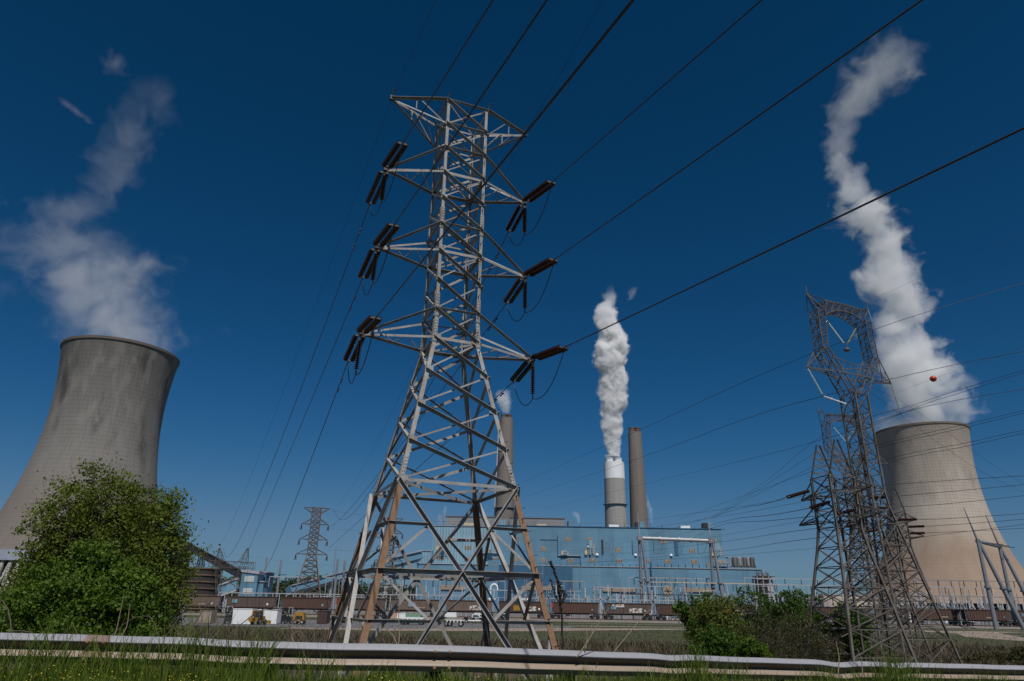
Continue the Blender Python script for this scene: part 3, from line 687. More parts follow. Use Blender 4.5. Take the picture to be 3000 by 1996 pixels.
# ---------------------------------------------------------------- main pylon
PX_, PY_, YAW = -2.124, 22., .381
MZ = [z+CZ for z in (17.789, 16.727, 15.686, 14.626, 13.574, 12.505, 11.454, 10.358, 9.272, 8.243, 7.012, 5.803, 4.594, 3.397, .922, -3.9)]
def mw(z):
    z -= CZ
    return .805+(.772-.805)*(17.789-z)/9.546 if z > 8.243 else .772+(2.305-.772)*(8.243-z)/7.321
mp = empty('lattice_pylon', (PX_, PY_, 0), YAW); tag(mp, 'tall galvanised lattice pylon with rust brown lower legs just behind the guardrail', 'pylon')
def cn(sx, sy, z): w_ = mw(z); return np.array([sx*w_, sy*w_, z])
CORN = [(-1, -1), (1, -1), (1, 1), (-1, 1)]
for sx, sy in CORN:
    for (ka, kb, m, wd) in ((0, 9, M['galv'], .105), (9, 13, M['galv'], .128), (13, 15, M['rust'], .175)):
        b = MB(); p, q = cn(sx, sy, MZ[kb]), cn(sx, sy, MZ[ka])
        t = wd*.14
        pr = [(0, 0), (-sx*wd, 0), (-sx*wd, -sy*t), (-sx*t, -sy*t), (-sx*t, -sy*wd), (0, -sy*wd)]
        if sx*sy < 0: pr = pr[::-1]
        # profile in world x,y directly
        V = [p+[x, y, 0] for x, y in pr]+[q+[x, y, 0] for x, y in pr]
        b.add(V, [(i, (i+1) % 6, 6+(i+1) % 6, 6+i) for i in range(6)]+[(0, 1, 2, 3, 4, 5), (6, 7, 8, 9, 10, 11)])
        lg = b.build('leg', m, mp)
        if ka == 13: tag(lg, 'rust brown lower pylon leg section')
# splice plates with bolts at the section joints
for sx, sy in CORN:
    for z in (MZ[13]+.25, MZ[9]+.2, MZ[8]+.1, MZ[5]+.2):
        b = MB(); p = cn(sx, sy, z-.42); q = cn(sx, sy, z+.42)
        o_ = np.array([sx*.012, sy*.012, 0])
        b.sweep(p+o_-[sx*.075, 0, 0], q+o_-[sx*.075, 0, 0], [(-.06, -.006), (.06, -.006), (.06, .006), (-.06, .006)], (1, 0, 0))
        b.sweep(p+o_-[0, sy*.075, 0], q+o_-[0, sy*.075, 0], [(-.06, -.006), (.06, -.006), (.06, .006), (-.06, .006)], (0, 1, 0))
        for k in range(8):
            c = p+(q-p)*(k+.5)/8
            for dx in (.045, .105):
                b.tube(c+o_+[-sx*dx, sy*.004, 0], c+o_+[-sx*dx, sy*.028, 0], .014, n=5)
                b.tube(c+o_+[sx*.004, -sy*dx, 0], c+o_+[sx*.028, -sy*dx, 0], .014, n=5)
        b.build('splice_plate', M['galv'], mp)
FACES = [((-1, -1), (1, -1), (0, -1, 0)), ((1, -1), (1, 1), (1, 0, 0)), ((1, 1), (-1, 1), (0, 1, 0)), ((-1, 1), (-1, -1), (-1, 0, 0))]
for fi, (c1, c2, n_) in enumerate(FACES):
    n_ = np.array(n_, float); IN = -.03*n_
    for k in range(13):
        wd = .072 if k < 9 else .082
        m = M['galv']
        p, q = cn(*c1, MZ[k]), cn(*c2, MZ[k+1]); b = MB(); b.ang2(p-IN*.4, q-IN*.4, wd*1.15, n_, fi != 3); b.build('brace', m, mp)
        p, q = cn(*c2, MZ[k]), cn(*c1, MZ[k+1]); b = MB(); b.ang2(p+IN*2.0, q+IN*2.0, wd*.62, n_, fi == 3); b.build('brace', M['rust'] if (k, fi) in ((4, 0), (11, 3)) else m, mp)
    for k in (0, 1, 2, 3, 5, 6, 8, 9, 13, 14):
        wd = .10 if k in (3, 6, 9) else .06
        if k == 14: wd = .12
        if k == 13: wd = .09
        b = MB(); b.ang2(cn(*c1, MZ[k])+IN*.3, cn(*c2, MZ[k])+IN*.3, wd, n_, k in (0, 1, 2, 5, 8, 14)); b.build('horizontal_beam', M['galv'], mp)
    # bottom X panel with redundants
    A, B = cn(*c1, MZ[13]), cn(*c2, MZ[13]); A4, B4 = cn(*c1, MZ[14]), cn(*c2, MZ[14]); A5, B5 = cn(*c1, MZ[15]), cn(*c2, MZ[15]); Mi = (A4+B4)/2
    for s1, mid_, s2, wd, o1, o2 in ((A, Mi, B5, .115, True, True), (B, Mi, A5, .11, True, True)):
        b = MB(); b.ang2(s1-IN*.3, mid_-IN*.3, wd, n_, o1); b.ang2(mid_-IN*.3, s2-IN*.3, wd, n_, o2); b.build('brace', M['galv'], mp)
    zq = (MZ[13]+MZ[14])/2; zr = MZ[14]-1.25
    for c, S, S4, S5 in ((c1, A, A4, A5), (c2, B, B4, B5)):
        L = cn(*c, zq); D = S+(Mi-S)*.5
        b = MB(); b.ang2(L+IN*.6, D+IN*.6, .08, n_, True); b.build('redundant_brace', M['galv'], mp)
        b = MB(); b.ang2(D+IN*1.6, S4+IN*1.6, .07, n_, False); b.build('redundant_brace', M['galv'], mp)
        f = (MZ[14]-zr)/(MZ[14]-MZ[15]); L2 = cn(*c, zr); D2 = Mi+(S5-Mi)*f
        b = MB(); b.ang2(L2+IN*.6, D2+IN*.6, .08, n_, True); b.build('redundant_brace', M['galv'], mp)
        b = MB(); b.ang2(S4+IN*1.6, D2+IN*1.6, .07, n_, False); b.build('redundant_brace', M['galv'], mp)
        D3 = Mi+(S5-Mi)*(f+(1-f)*.55)
        b = MB(); b.ang2(L2+IN*1.6, D3+IN*1.6, .07, n_, False); b.build('redundant_brace', M['galv'], mp)
for fi, (c1, c2, n_) in enumerate(FACES[:1]+FACES[3:]):
    n_ = np.array(n_, float)
    for k in range(1, 14):
        for c, d_ in ((c1, c2), (c2, c1)):
            p = cn(*c, MZ[k]); dr = nrm(cn(*d_, MZ[k])-p); b = MB(); g = .10 if k < 9 else .13
            q0 = p+n_*.006+dr*.02; up_ = np.array([0, 0, 1.])
            b.add([q0-up_*g+n_*o for o in (0, .008)]+[q0+up_*g+n_*o for o in (0, .008)]+[q0+up_*g*.55+dr*g*1.7+n_*o for o in (0, .008)]+[q0-up_*g*.55+dr*g*1.7+n_*o for o in (0, .008)],
                  [(0, 2, 4, 6), (1, 7, 5, 3), (0, 1, 3, 2), (2, 3, 5, 4), (4, 5, 7, 6), (6, 7, 1, 0)])
            b.build('gusset_plate', M['galv'], mp)
for k in (0, 3, 6, 9, 13, 14):
    for s in (1, -1):
        b = MB(); b.angle(cn(-1, -s, MZ[k]-.05)*[1, 1, 1], cn(1, s, MZ[k]-.05-.03*s), .065 if k < 13 else .08, (0, 0, 1)); b.build('diaphragm_brace', M['galv'], mp)
TIP = {}
for k, lx, rx in ((0, 2.75, 2.69), (3, 2.73, 2.72), (6, 2.765, 2.77), (9, 3.0, 3.1)):
    for s, l in ((-1, lx), (1, rx)):
        tip = np.array([s*l, 0, MZ[k]]); TIP[(k, s)] = tip
        low = MZ[k] if k else MZ[1]; upz = MZ[k-1] if k else MZ[0]
        lowt = tip; b = MB(); wd = .085 if k else .09
        for sy in (-1, 1):
            b.ang2(tip, cn(s, sy, low), (wd if k else .06)*.9, (0, -1, .0) if sy < 0 else (0, 1, 0), False)
            b.ang2(tip+[0, 0, .03], cn(s, sy, upz), .07 if k else .09, (0, sy, 0), True)
        # webs
        fr, bk = cn(s, -1, low), cn(s, 1, low); 
        for f1, f2 in ((.30, .52), (.62, .52), (.62, .95)):
            b.bar(tip+(fr-tip)*f1, tip+(bk-tip)*f2, .03)
        if k == 0:
            for sy in (-1, 1):
                lo = cn(s, sy, low); up = cn(s, sy, upz)
                b.bar(tip+(up-tip)*.45, tip+(lo-tip)*.45, .035); b.bar(tip+(up-tip)*.5, tip+(lo-tip)*.92, .035)
        b.build('crossarm', M['galv'], mp)
        b = MB(); b.box(tip[0]-.07, tip[0]+.07, -.07, .07, tip[2]-.07, tip[2]+.09)
        if k == 0: b.tube(tip+[0, 0, .05], tip+[.02, -.05, .38], .03, n=5); b.tube(tip+[.02, -.05, .33], tip+[.1, -.1, .37], .02, n=5)
        b.build('arm_tip_plate', M['dark'], mp)
for sx, sy in ((-1, -1), (1, -1)):
    b = MB(); p = cn(sx, sy, MZ[0]); b.tube(p, p+[.06*1, -.02, .3], .025, n=5); b.tube(p+[.05, -.02, .28], p+[.16, -.06, .3], .02, n=5); b.build('earth_wire_horn', M['dark'], mp)
z = 2.; i = 0
while z < MZ[1]:
    b = MB(); p = cn(1, -1, z)
    if i % 2: b.sweep(p+[-.09, -.004, 0], p+[-.05, -.03, 0], [(-.009, -.009), (.009, -.009), (.009, .009), (-.009, .009)], (0, 0, 1)); b.path([p+[-.07, -.01, 0], p+[-.07, -.13, 0], p+[-.07, -.135, .03]], .010, 5)
    else: b.path([p+[-.004, .08, 0], p+[.13, .08, 0], p+[.135, .08, .03]], .010, 5)
    b.build('step_bolt', M['dark'], mp)
    z += .34; i += 1
for sx, sy in CORN:
    p = cn(sx, sy, MZ[15]); b = MB(); b.lathe([(.45, -1.2), (.42, .35), (.3, .42)], p, n=14); b.build('foundation', M['chimlt'], mp, True)
cY, sY = math.cos(YAW), math.sin(YAW)
def mpw(p): return np.array([PX_+p[0]*cY-p[1]*sY, PY_+p[0]*sY+p[1]*cY, p[2]])
HB = np.array([-sY, cY, 0.]); HF = -HB; HR = np.array([cY, sY, 0])

# ---------------------------------------------------------------- insulators
def shed_prof(L, n, r, core=.03):
    pr = [(core, 0)]; s = L/n
    for i in range(n):
        z = i*s; pr += [(core, z+.1*s), (r*.55, z+.28*s), (r, z+.52*s), (r*.96, z+.62*s), (core*1.3, z+.70*s)]
    return pr+[(core, L)]
PROTO = {}
def string_mesh(key, L, n, r, m):
    if key not in PROTO:
        b = MB(); b.lathe(shed_prof(L, n, r), n=10); o = b.build('disc_string', m, None, True); PROTO[key] = o.data; bpy.data.objects.remove(o)
    return PROTO[key]
def ins_string(p, q, label, group, m, double=False, n=14, r=.085, gap=.17, name='insulator_string', fit=.16):
    p = np.array(p, float); q = np.array(q, float); a = nrm(q-p); D = np.linalg.norm(q-p); L = D-2*fit
    t = empty(name, p.tolist()); tag(t, label, 'insulator', group)
    side = nrm(np.cross(a, [0, 0, 1.])) if abs(a[2]) < .97 else HR
    rot = Vector(a).to_track_quat('Z', 'Y')
    me = string_mesh((round(L, 1), n, r, m.name), round(L, 1), n, r, m); sc_ = L/round(L, 1)
    for s in ((-.5, .5) if double else (0,)):
        o = bpy.data.objects.new('disc_string', me); col.objects.link(o); o.parent = t
        o.location = (a*fit+side*s*gap*2).tolist() if double else (a*fit).tolist()
        o.rotation_mode = 'QUATERNION'; o.rotation_quaternion = rot; o.scale = (1, 1, sc_)
    for c, f0_, f1_ in ((a*fit*.75, a*0, a*fit*.8), (a*(D-fit*.75), a*(D-fit*.8), a*D)):
        b = MB()
        if double: b.bar(c-side*gap*1.25, c+side*gap*1.25, .05, .05)
        b.bar(f0_, f1_+(a*0 if double else (a*fit*.25 if f0_@f0_ == 0 else a*0)), .045)
        b.build('end_fitting', M['galvdull'], t)
    return q
def wire(pts, r, label, group=None, name='overhead_wire', cat='wire', n=5, m=None):
    b = MB(); b.path(pts, r, n); return tag(b.build(name, m or M['wire'], None, True), label, cat, group)
def sagline(p, q, sag, n=24):
    p = np.array(p, float); q = np.array(q, float)
    return [p+(q-p)*t-np.array([0, 0, 4*sag*t*(1-t)]) for t in np.linspace(0, 1, n)]
def fitsag(p, q, u, v, lo=0, hi=40):
    best = None
    for s in np.linspace(lo, hi, 161):
        P_ = np.array([px(x) for x in sagline(p, q, s, 60)]); d = np.hypot(P_[:, 0]-u, P_[:, 1]-v).min()
        if best is None or d < best[0]: best = (d, s)
    return best[1]
D2S = 3000/2357.
armn = {3: 'upper', 6: 'middle', 9: 'lower'}
sidn = {-1: 'left', 1: 'right'}
FRONT = {(3, -1): (928, 329, 1134, 0), (6, -1): (908, 517, 1258, 0), (9, -1): (866, 731, 1455, 0), (3, 1): (1272, 418, 1752, 0), (6, 1): (1277, 597, 2120, 0), (9, 1): (1301, 799, 2357, 293)}
BACK = {(3, -1): (851, 471), (6, -1): (834, 642), (9, -1): (801, 833), (3, 1): (1170, 536), (6, 1): (1165, 700), (9, 1): (1181, 880)}
SUSP = {(3, 1): (1211, 541), (6, 1): (1211, 720), (9, 1): (1231, 918), (3, -1): (878, 462), (6, -1): (857, 655), (9, -1): (812, 860)}
BEND = {(3, -1): (515, 1264), (6, -1): (573, 1264), (9, -1): (600, 1312), (3, 1): (768, 1170), (6, 1): (762, 1212), (9, 1): (757, 1262)}
for (k, s), tip in TIP.items():
    if k == 0: continue
    T = mpw(tip); an, sn = armn[k], sidn[s]
    u, v, ue, ve = [x*D2S for x in FRONT[(k, s)]]
    f0 = T+HF*.12
    fe = meet(T, HF, u, v)
    if np.linalg.norm(fe-T) > 3.4 or np.linalg.norm(fe-T) < 1.: fe = T+nrm(fe-T)*1.65
    ins_string(f0, fe, f'double insulators towards the road on the {an} {sn} arm of the big pylon', 'double tension insulator strings on the big pylon', M['porc'], True, 15, .095, .12)
    we = meet(T, HF, ue, ve); dd = we-fe; wend = fe+dd*1.35; wend[2] -= 0
    wire(sagline(fe, wend, .02, 12), .019, f'thick conductor rising over the camera from the {an} {sn} arm of the big pylon', 'conductors of the big pylon')
    u, v = [x*D2S for x in BACK[(k, s)]]
    be = meet(T, HB, u, v); Lb = np.linalg.norm(be-T)
    if Lb > 3.0 or Lb < 1.: be = T+nrm(be-T)*1.6
    ins_string(T+HB*.12, be, f'double insulators towards the plant on the {an} {sn} arm of the big pylon', 'double tension insulator strings on the big pylon', M['porc'], True, 15, .09, .12)
    # suspension string for the jumper
    u, v = [x*D2S for x in SUSP[(k, s)]]
    sb = T+np.array([0, 0, -1.45]); 
    if s < 0: sb = T+np.array([-.05, .05, -1.4])
    ins_string(T+[0, 0, -.1], sb, f'single hanging insulator string under the {an} {sn} arm of the big pylon', 'hanging jumper insulator strings on the big pylon', M['porc'], False, 15, .085)
    # jumper loop: front dead end -> hanging string -> rear dead end
    pts = []
    out = HR*s*.0
    m1 = (fe+sb)/2+np.array([0, 0, -.62])+HF*.05; 
    for t in np.linspace(0, 1, 14): pts.append((1-t)**2*fe+2*t*(1-t)*(m1+np.array([0, 0, -.45]))+t*t*sb)
    m2 = (be+sb)/2+np.array([0, 0, -.95])
    for t in np.linspace(0, 1, 12)[1:]: pts.append((1-t)**2*sb+2*t*(1-t)*(m2+np.array([0, 0, -.1]))+t*t*be)
    wire(pts, .015, f'slack jumper loop slung under the {an} {sn} arm of the big pylon', 'jumper loops on the big pylon', 'jumper_wire')
    # far span
    u, v = [x*D2S for x in BEND[(k, s)]]
    e = at(u, v, 240 if s < 0 else 230)
    sg = {(3, -1): (700, 890), (6, -1): (690, 970), (9, -1): (700, 1090), (3, 1): (1000, 880), (6, 1): (950, 985), (9, 1): (905, 1105)}[(k, s)]
    S = fitsag(be, e, sg[0]*D2S, sg[1]*D2S, 0, 12)
    S = min(S, 9)
    wire(sagline(be, e, S, 40), [.017+.03*t for t in np.linspace(0, 1, 40)], f'conductor running down to the plant from the {an} {sn} arm of the big pylon', 'conductors of the big pylon')
    # dampers near the dead end
    pts = sagline(be, e, S, 400)
    for j, i in enumerate((3, 5)):
        c = pts[i]; dr = nrm(pts[i+1]-pts[i]); b = MB()
        b.bar(c, c+[0, 0, -.10], .03); b.tube(c-dr*.2+[0, 0, -.1], c+dr*.2+[0, 0, -.1], .012, n=5)
        for q in (-.2, .13): b.tube(c+dr*q+[0, 0, -.1], c+dr*(q+.09)+[0, 0, -.1], .035, n=7)
        tag(b.build('vibration_damper', M['dark']), f'{"nearer" if j == 0 else "farther"} small damper clamped on the rear conductor of the {an} {sn} arm', 'damper', 'vibration dampers')
# earth wires
for s, ends, be_ in ((-1, (1003, 0), (508, 1250)), (1, (2357, -560), (773, 1165))):
    T = mpw(TIP[(0, s)])+np.array([0, 0, .05]); e = meet(T, HF, ends[0]*D2S, ends[1]*D2S) if s < 0 else T+HF*30+np.array([0, 0, 3.2])
    wire(sagline(T, T+(e-T)*1.3, 0, 4), .007, f'thin earth wire rising over the camera from the top {sidn[s]} tip of the big pylon', 'earth wires')
    e = at(be_[0]*D2S, be_[1]*D2S, 240 if s < 0 else 230)
    wire(sagline(T, e, 3, 30), [.007+.015*t for t in np.linspace(0, 1, 30)], f'earth wire down to the plant from the top {sidn[s]} tip of the big pylon', 'earth wires')

# ---------------------------------------------------------------- generic lattice body for the other pylons
def lat_body(b, levels, wf, r, wy=None, leg=1.7):
    for i, z in enumerate(levels):
        w0 = wf(z); y0 = w0 if wy is None else wy(z)
        c = [np.array([sx*w0, sy*y0, z]) for sx, sy in CORN]
        if i:
            for k in range(4): b.bar(pc[k], c[k], r*leg)
            for k in range(4):
                b.bar(pc[k], c[(k+1) % 4], r); b.bar(pc[(k+1) % 4], c[k], r)
        for k in range(4): b.bar(c[k], c[(k+1) % 4], r)
        pc = c
def truss(b, p, q, hw, r, n, taper=1., hz=None):
    "box truss between p and q, half widths hw (side) and hz (vertical)"
    p = np.array(p, float); q = np.array(q, float); a = nrm(q-p); s = nrm(np.cross(a, [0, 0, 1.])) if abs(a[2]) < .9 else np.array([0, 1., 0]); u = nrm(np.cross(s, a)); hz = hz or hw
    prev = None
    for i in range(n+1):
        t = i/n; k = 1+(taper-1)*t; c = p+(q-p)*t
        cur = [c+s*hw*k*x+u*hz*k*y for x, y in CORN]
        if prev:
            for j in range(4):
                b.bar(prev[j], cur[j], r*1.4); b.bar(prev[j], cur[(j+1) % 4], r*.8) if (i+j) % 2 else b.bar(prev[(j+1) % 4], cur[j], r*.8)
        for j in range(4): b.bar(cur[j], cur[(j+1) % 4], r*.8)
        prev = cur
# distant double circuit pylon (same family as the big one)
def small_pylon(x, y, yaw, H, k, label, group):
    t = empty('double_circuit_pylon', (x, y, 0), yaw); tag(t, label, 'pylon', group); s_ = H/21.4
    wf = lambda z: (.8 if z/s_ > 11.9 else .8+.185*(11.9-z/s_))*s_*1.12
    zz = [0, 3.3, 4.4, 6.6, 8.3, 9.5, 10.7, 11.9, 13.1, 14.2, 15.3, 16.3, 17.4, 18.5, 19.6, 20.6, 21.4]
    b = MB(); lat_body(b, [z*s_ for z in zz], wf, .09*s_*k); b.build('lattice_body', M['fardull'], t)
    for zi, l, in ((21.4, 2.72), (18., 2.75), (14.9, 2.85), (11.9, 3.15)):
        for sx in (-1, 1):
            b = MB(); tip = np.array([sx*l*s_, 0, zi*s_])
            lo, up = (zi-1.05, zi) if zi > 21 else (zi, zi+1.05)
            for sy in (-1, 1):
                b.bar(tip, (sx*wf(lo*s_), sy*wf(lo*s_), lo*s_), .09*s_*k); b.bar(tip, (sx*wf(up*s_), sy*wf(up*s_), up*s_), .08*s_*k)
            b.build('crossarm', M['fardull'], t)
    return t, s_
def small_pylon_ins(t, s_, tagp, rots=1):
    for nm, zi, l in (('upper', 18., 2.75), ('middle', 14.9, 2.85), ('lower', 11.9, 3.15)):
        for sx in (-1, 1):
            loc = Matrix.Translation(t.location) @ Matrix.Rotation(t.rotation_euler.z, 4, 'Z')
            T = np.array(loc @ Vector((sx*l*s_, 0, zi*s_-.1)))
            e = empty('insulator_string', T.tolist()); tag(e, f'dark insulators under the {nm} {sidn[sx]} arm of {tagp}', 'insulator', 'insulators on the far pylons')
            for dx in (-.35, .1, .5):
                b = MB(); b.tube((0, 0, 0), (dx*s_*.5, -.3*s_, -1.15*s_), .055*s_, n=6); b.build('disc_string', M['porc'], e)
p = at(938, 1489, 230)
d1, s1 = small_pylon(p[0]-1., 230, .30, p[2], 1.25, 'far lattice pylon with three pairs of arms standing clear left of the big pylon', 'far double circuit pylons')
small_pylon_ins(d1, s1, 'the clear far pylon')
p = at(1148, 1519, 235)
d2, s2 = small_pylon(p[0], 235, .30, p[2], 1.2, 'far lattice pylon seen through the left legs of the big pylon', 'far double circuit pylons')
small_pylon_ins(d2, s2, 'the far pylon behind the legs')
# portal tower with two earth wire peaks at the left
pt = empty('portal_pylon', (at(690, 1740, 240)[0], 240, 0)); tag(pt, 'rusty portal lattice pylon with two pointed peaks in front of the small pale blue house', 'pylon'); o0 = np.array(pt.location)
def PL(u, v): return at(u, v, 240)-o0
b = MB(); truss(b, PL(618, 1652), PL(745, 1658), 1.0, .10, 10, hz=1.0); b.build('bridge_beam', M['fardull'], pt)
for (ua, ub, uc) in ((643, 640, 645), (727, 703, 700)):
    b = MB(); q = PL(ua, 1606); mast = PL(ub if ua == 643 else 714, 1652)
    truss(b, PL(ua+2 if ua == 643 else 712, 1650), q, 1.3, .09, 4, .12); b.build('earth_wire_peak', M['fardull'], pt)
    b = MB(); f1 = PL(uc, 1744); f1[2] = 0
    truss(b, f1+[0, 0, 0], PL(ua if ua == 643 else 708, 1660), .35, .09, 9, 2.6); b.build('leg', M['fardull'], pt)
b = MB(); f1 = PL(645, 1744); f1[2] = 0; f2 = PL(700, 1744); f2[2] = 0
b.bar(PL(655, 1690), PL(690, 1720), .25); b.bar(PL(655, 1720), PL(700, 1685), .25); b.bar(PL(650, 1700), PL(700, 1700), .2); b.build('cross_brace', M['fardull'], pt)
for i, u in enumerate((621, 682, 741)):
    T = at(u, 1660, 240); ins_string(T, T-[0, 0, 2.6], f'short hanging insulator string at the {("left end", "middle", "right end")[i]} of the portal pylon beam', 'portal pylon insulators', M['porc'], False, 10, .2)

# ---------------------------------------------------------------- tubular line gantries
def tpole(b, p, q, r0, r1, bands=()):
    b.tube(p, q, r0, r1, n=12)
    p = np.array(p, float); q = np.array(q, float)
    for f in bands: c = p+(q-p)*f; d = nrm(q-p); b.tube(c-d*.25, c+d*.25, r0*1.35, n=12)
gt = empty('line_gantry', (at(1980, 1790, 250)[0], 250, 0)); tag(gt, 'grey tubular gantry with a straight white beam in front of the blue building', 'gantry', 'tubular gantries'); o0 = np.array(gt.location)
pl, pr_ = at(1874, 1577, 250)-o0, at(2082, 1585, 250)-o0
b = MB(); tpole(b, pl, pr_, .62, .62, (.0, .28, .55, .72, 1.)); b.build('beam', M['polelt'], gt, True)
for c, uu in ((pl, 1), (pr_, -1)):
    b = MB(); tpole(b, (c[0]+.2, c[1]+2.5, 0), (c[0]-.2, c[1]+.3, c[2]), .62, .42, (.47,)); b.build('leg', M['pole'], gt, True)
    b = MB(); tpole(b, (c[0]+2.9, c[1]-1.5, 0), (c[0]+.6, c[1]-.3, c[2]), .72, .45, (.47,)); b.build('leg', M['pole'], gt, True)
    b = MB(); b.tube(c, c+[-.2, 0, 8.6], .26, .07, n=8); b.build('lightning_spike', M['polelt'], gt, True)
    b = MB(); b.box(c[0]-.9, c[0]+.9, c[1]-.8, c[1]+.8, c[2]-.75, c[2]+.75); b.build('joint_box', M['pole'], gt)
for i, u in enumerate((1914, 1976, 2043)):
    T = at(u, 1586, 249.5)
    ins_string(T, T-[0, 0, 4.2], f'{("left", "middle", "right")[i]} hanging string with jumper on the beam in front of the blue building', 'gantry insulators', M['porc'], False, 16, .16)
    e = T+np.array([3.6, .5, .6]); pts = [(1-t)**2*(T-[0, 0, 4.2])+2*t*(1-t)*(T+[2.6, 0, -5.])+t*t*e for t in np.linspace(0, 1, 10)]
    wire(pts, .05, f'{("left", "middle", "right")[i]} slack jumper under the beam in front of the blue building', 'gantry jumpers', 'jumper_wire')
g2 = empty('line_gantry', (at(2900, 1790, 210)[0], 205, 0)); tag(g2, 'dark grey A-frame tubular gantry with tall spikes in front of the tan cooling tower', 'gantry', 'tubular gantries'); o0 = np.array(g2.location)
zg = at(2865, 1586, 200)[2]; r1_ = at(2865, 1586, 200)
d = at(2928, 1602, 1)-[0, 0, CZ]; t_ = (zg-CZ)/d[2]; r2_ = d*t_+[0, 0, CZ]
b = MB(); tpole(b, r1_-o0, r2_-o0, .5, .5, (0, 1)); b.build('beam', M['pole'], g2, True)
for c, e in ((r1_, 1), (r2_, 2)):
    c = c-o0
    b = MB(); tpole(b, (c[0]-.2, c[1], 0), c, .62, .45, (.47,)); b.build('leg', M['pole'], g2, True)
    b = MB(); tpole(b, (c[0]+6.6, c[1]-1, 0), c+[.4, 0, -.5], .62, .45, (.47,)); b.build('leg', M['pole'], g2, True)
    b = MB(); b.tube(c, c+[-2.0, 0, 9.2], .32, .10, n=8); b.build('lightning_spike', M['pole'], g2, True)
for i in range(3):
    T = r1_+(r2_-r1_)*(.25+.3*i); ins_string(T+[.4, 0, 0], T+[5.2, -.6, -.5], f'{("nearest", "middle", "farthest")[i]} sideways insulator string on the A-frame before the tan cooling tower', 'gantry insulators', M['porc'], False, 16, .15)
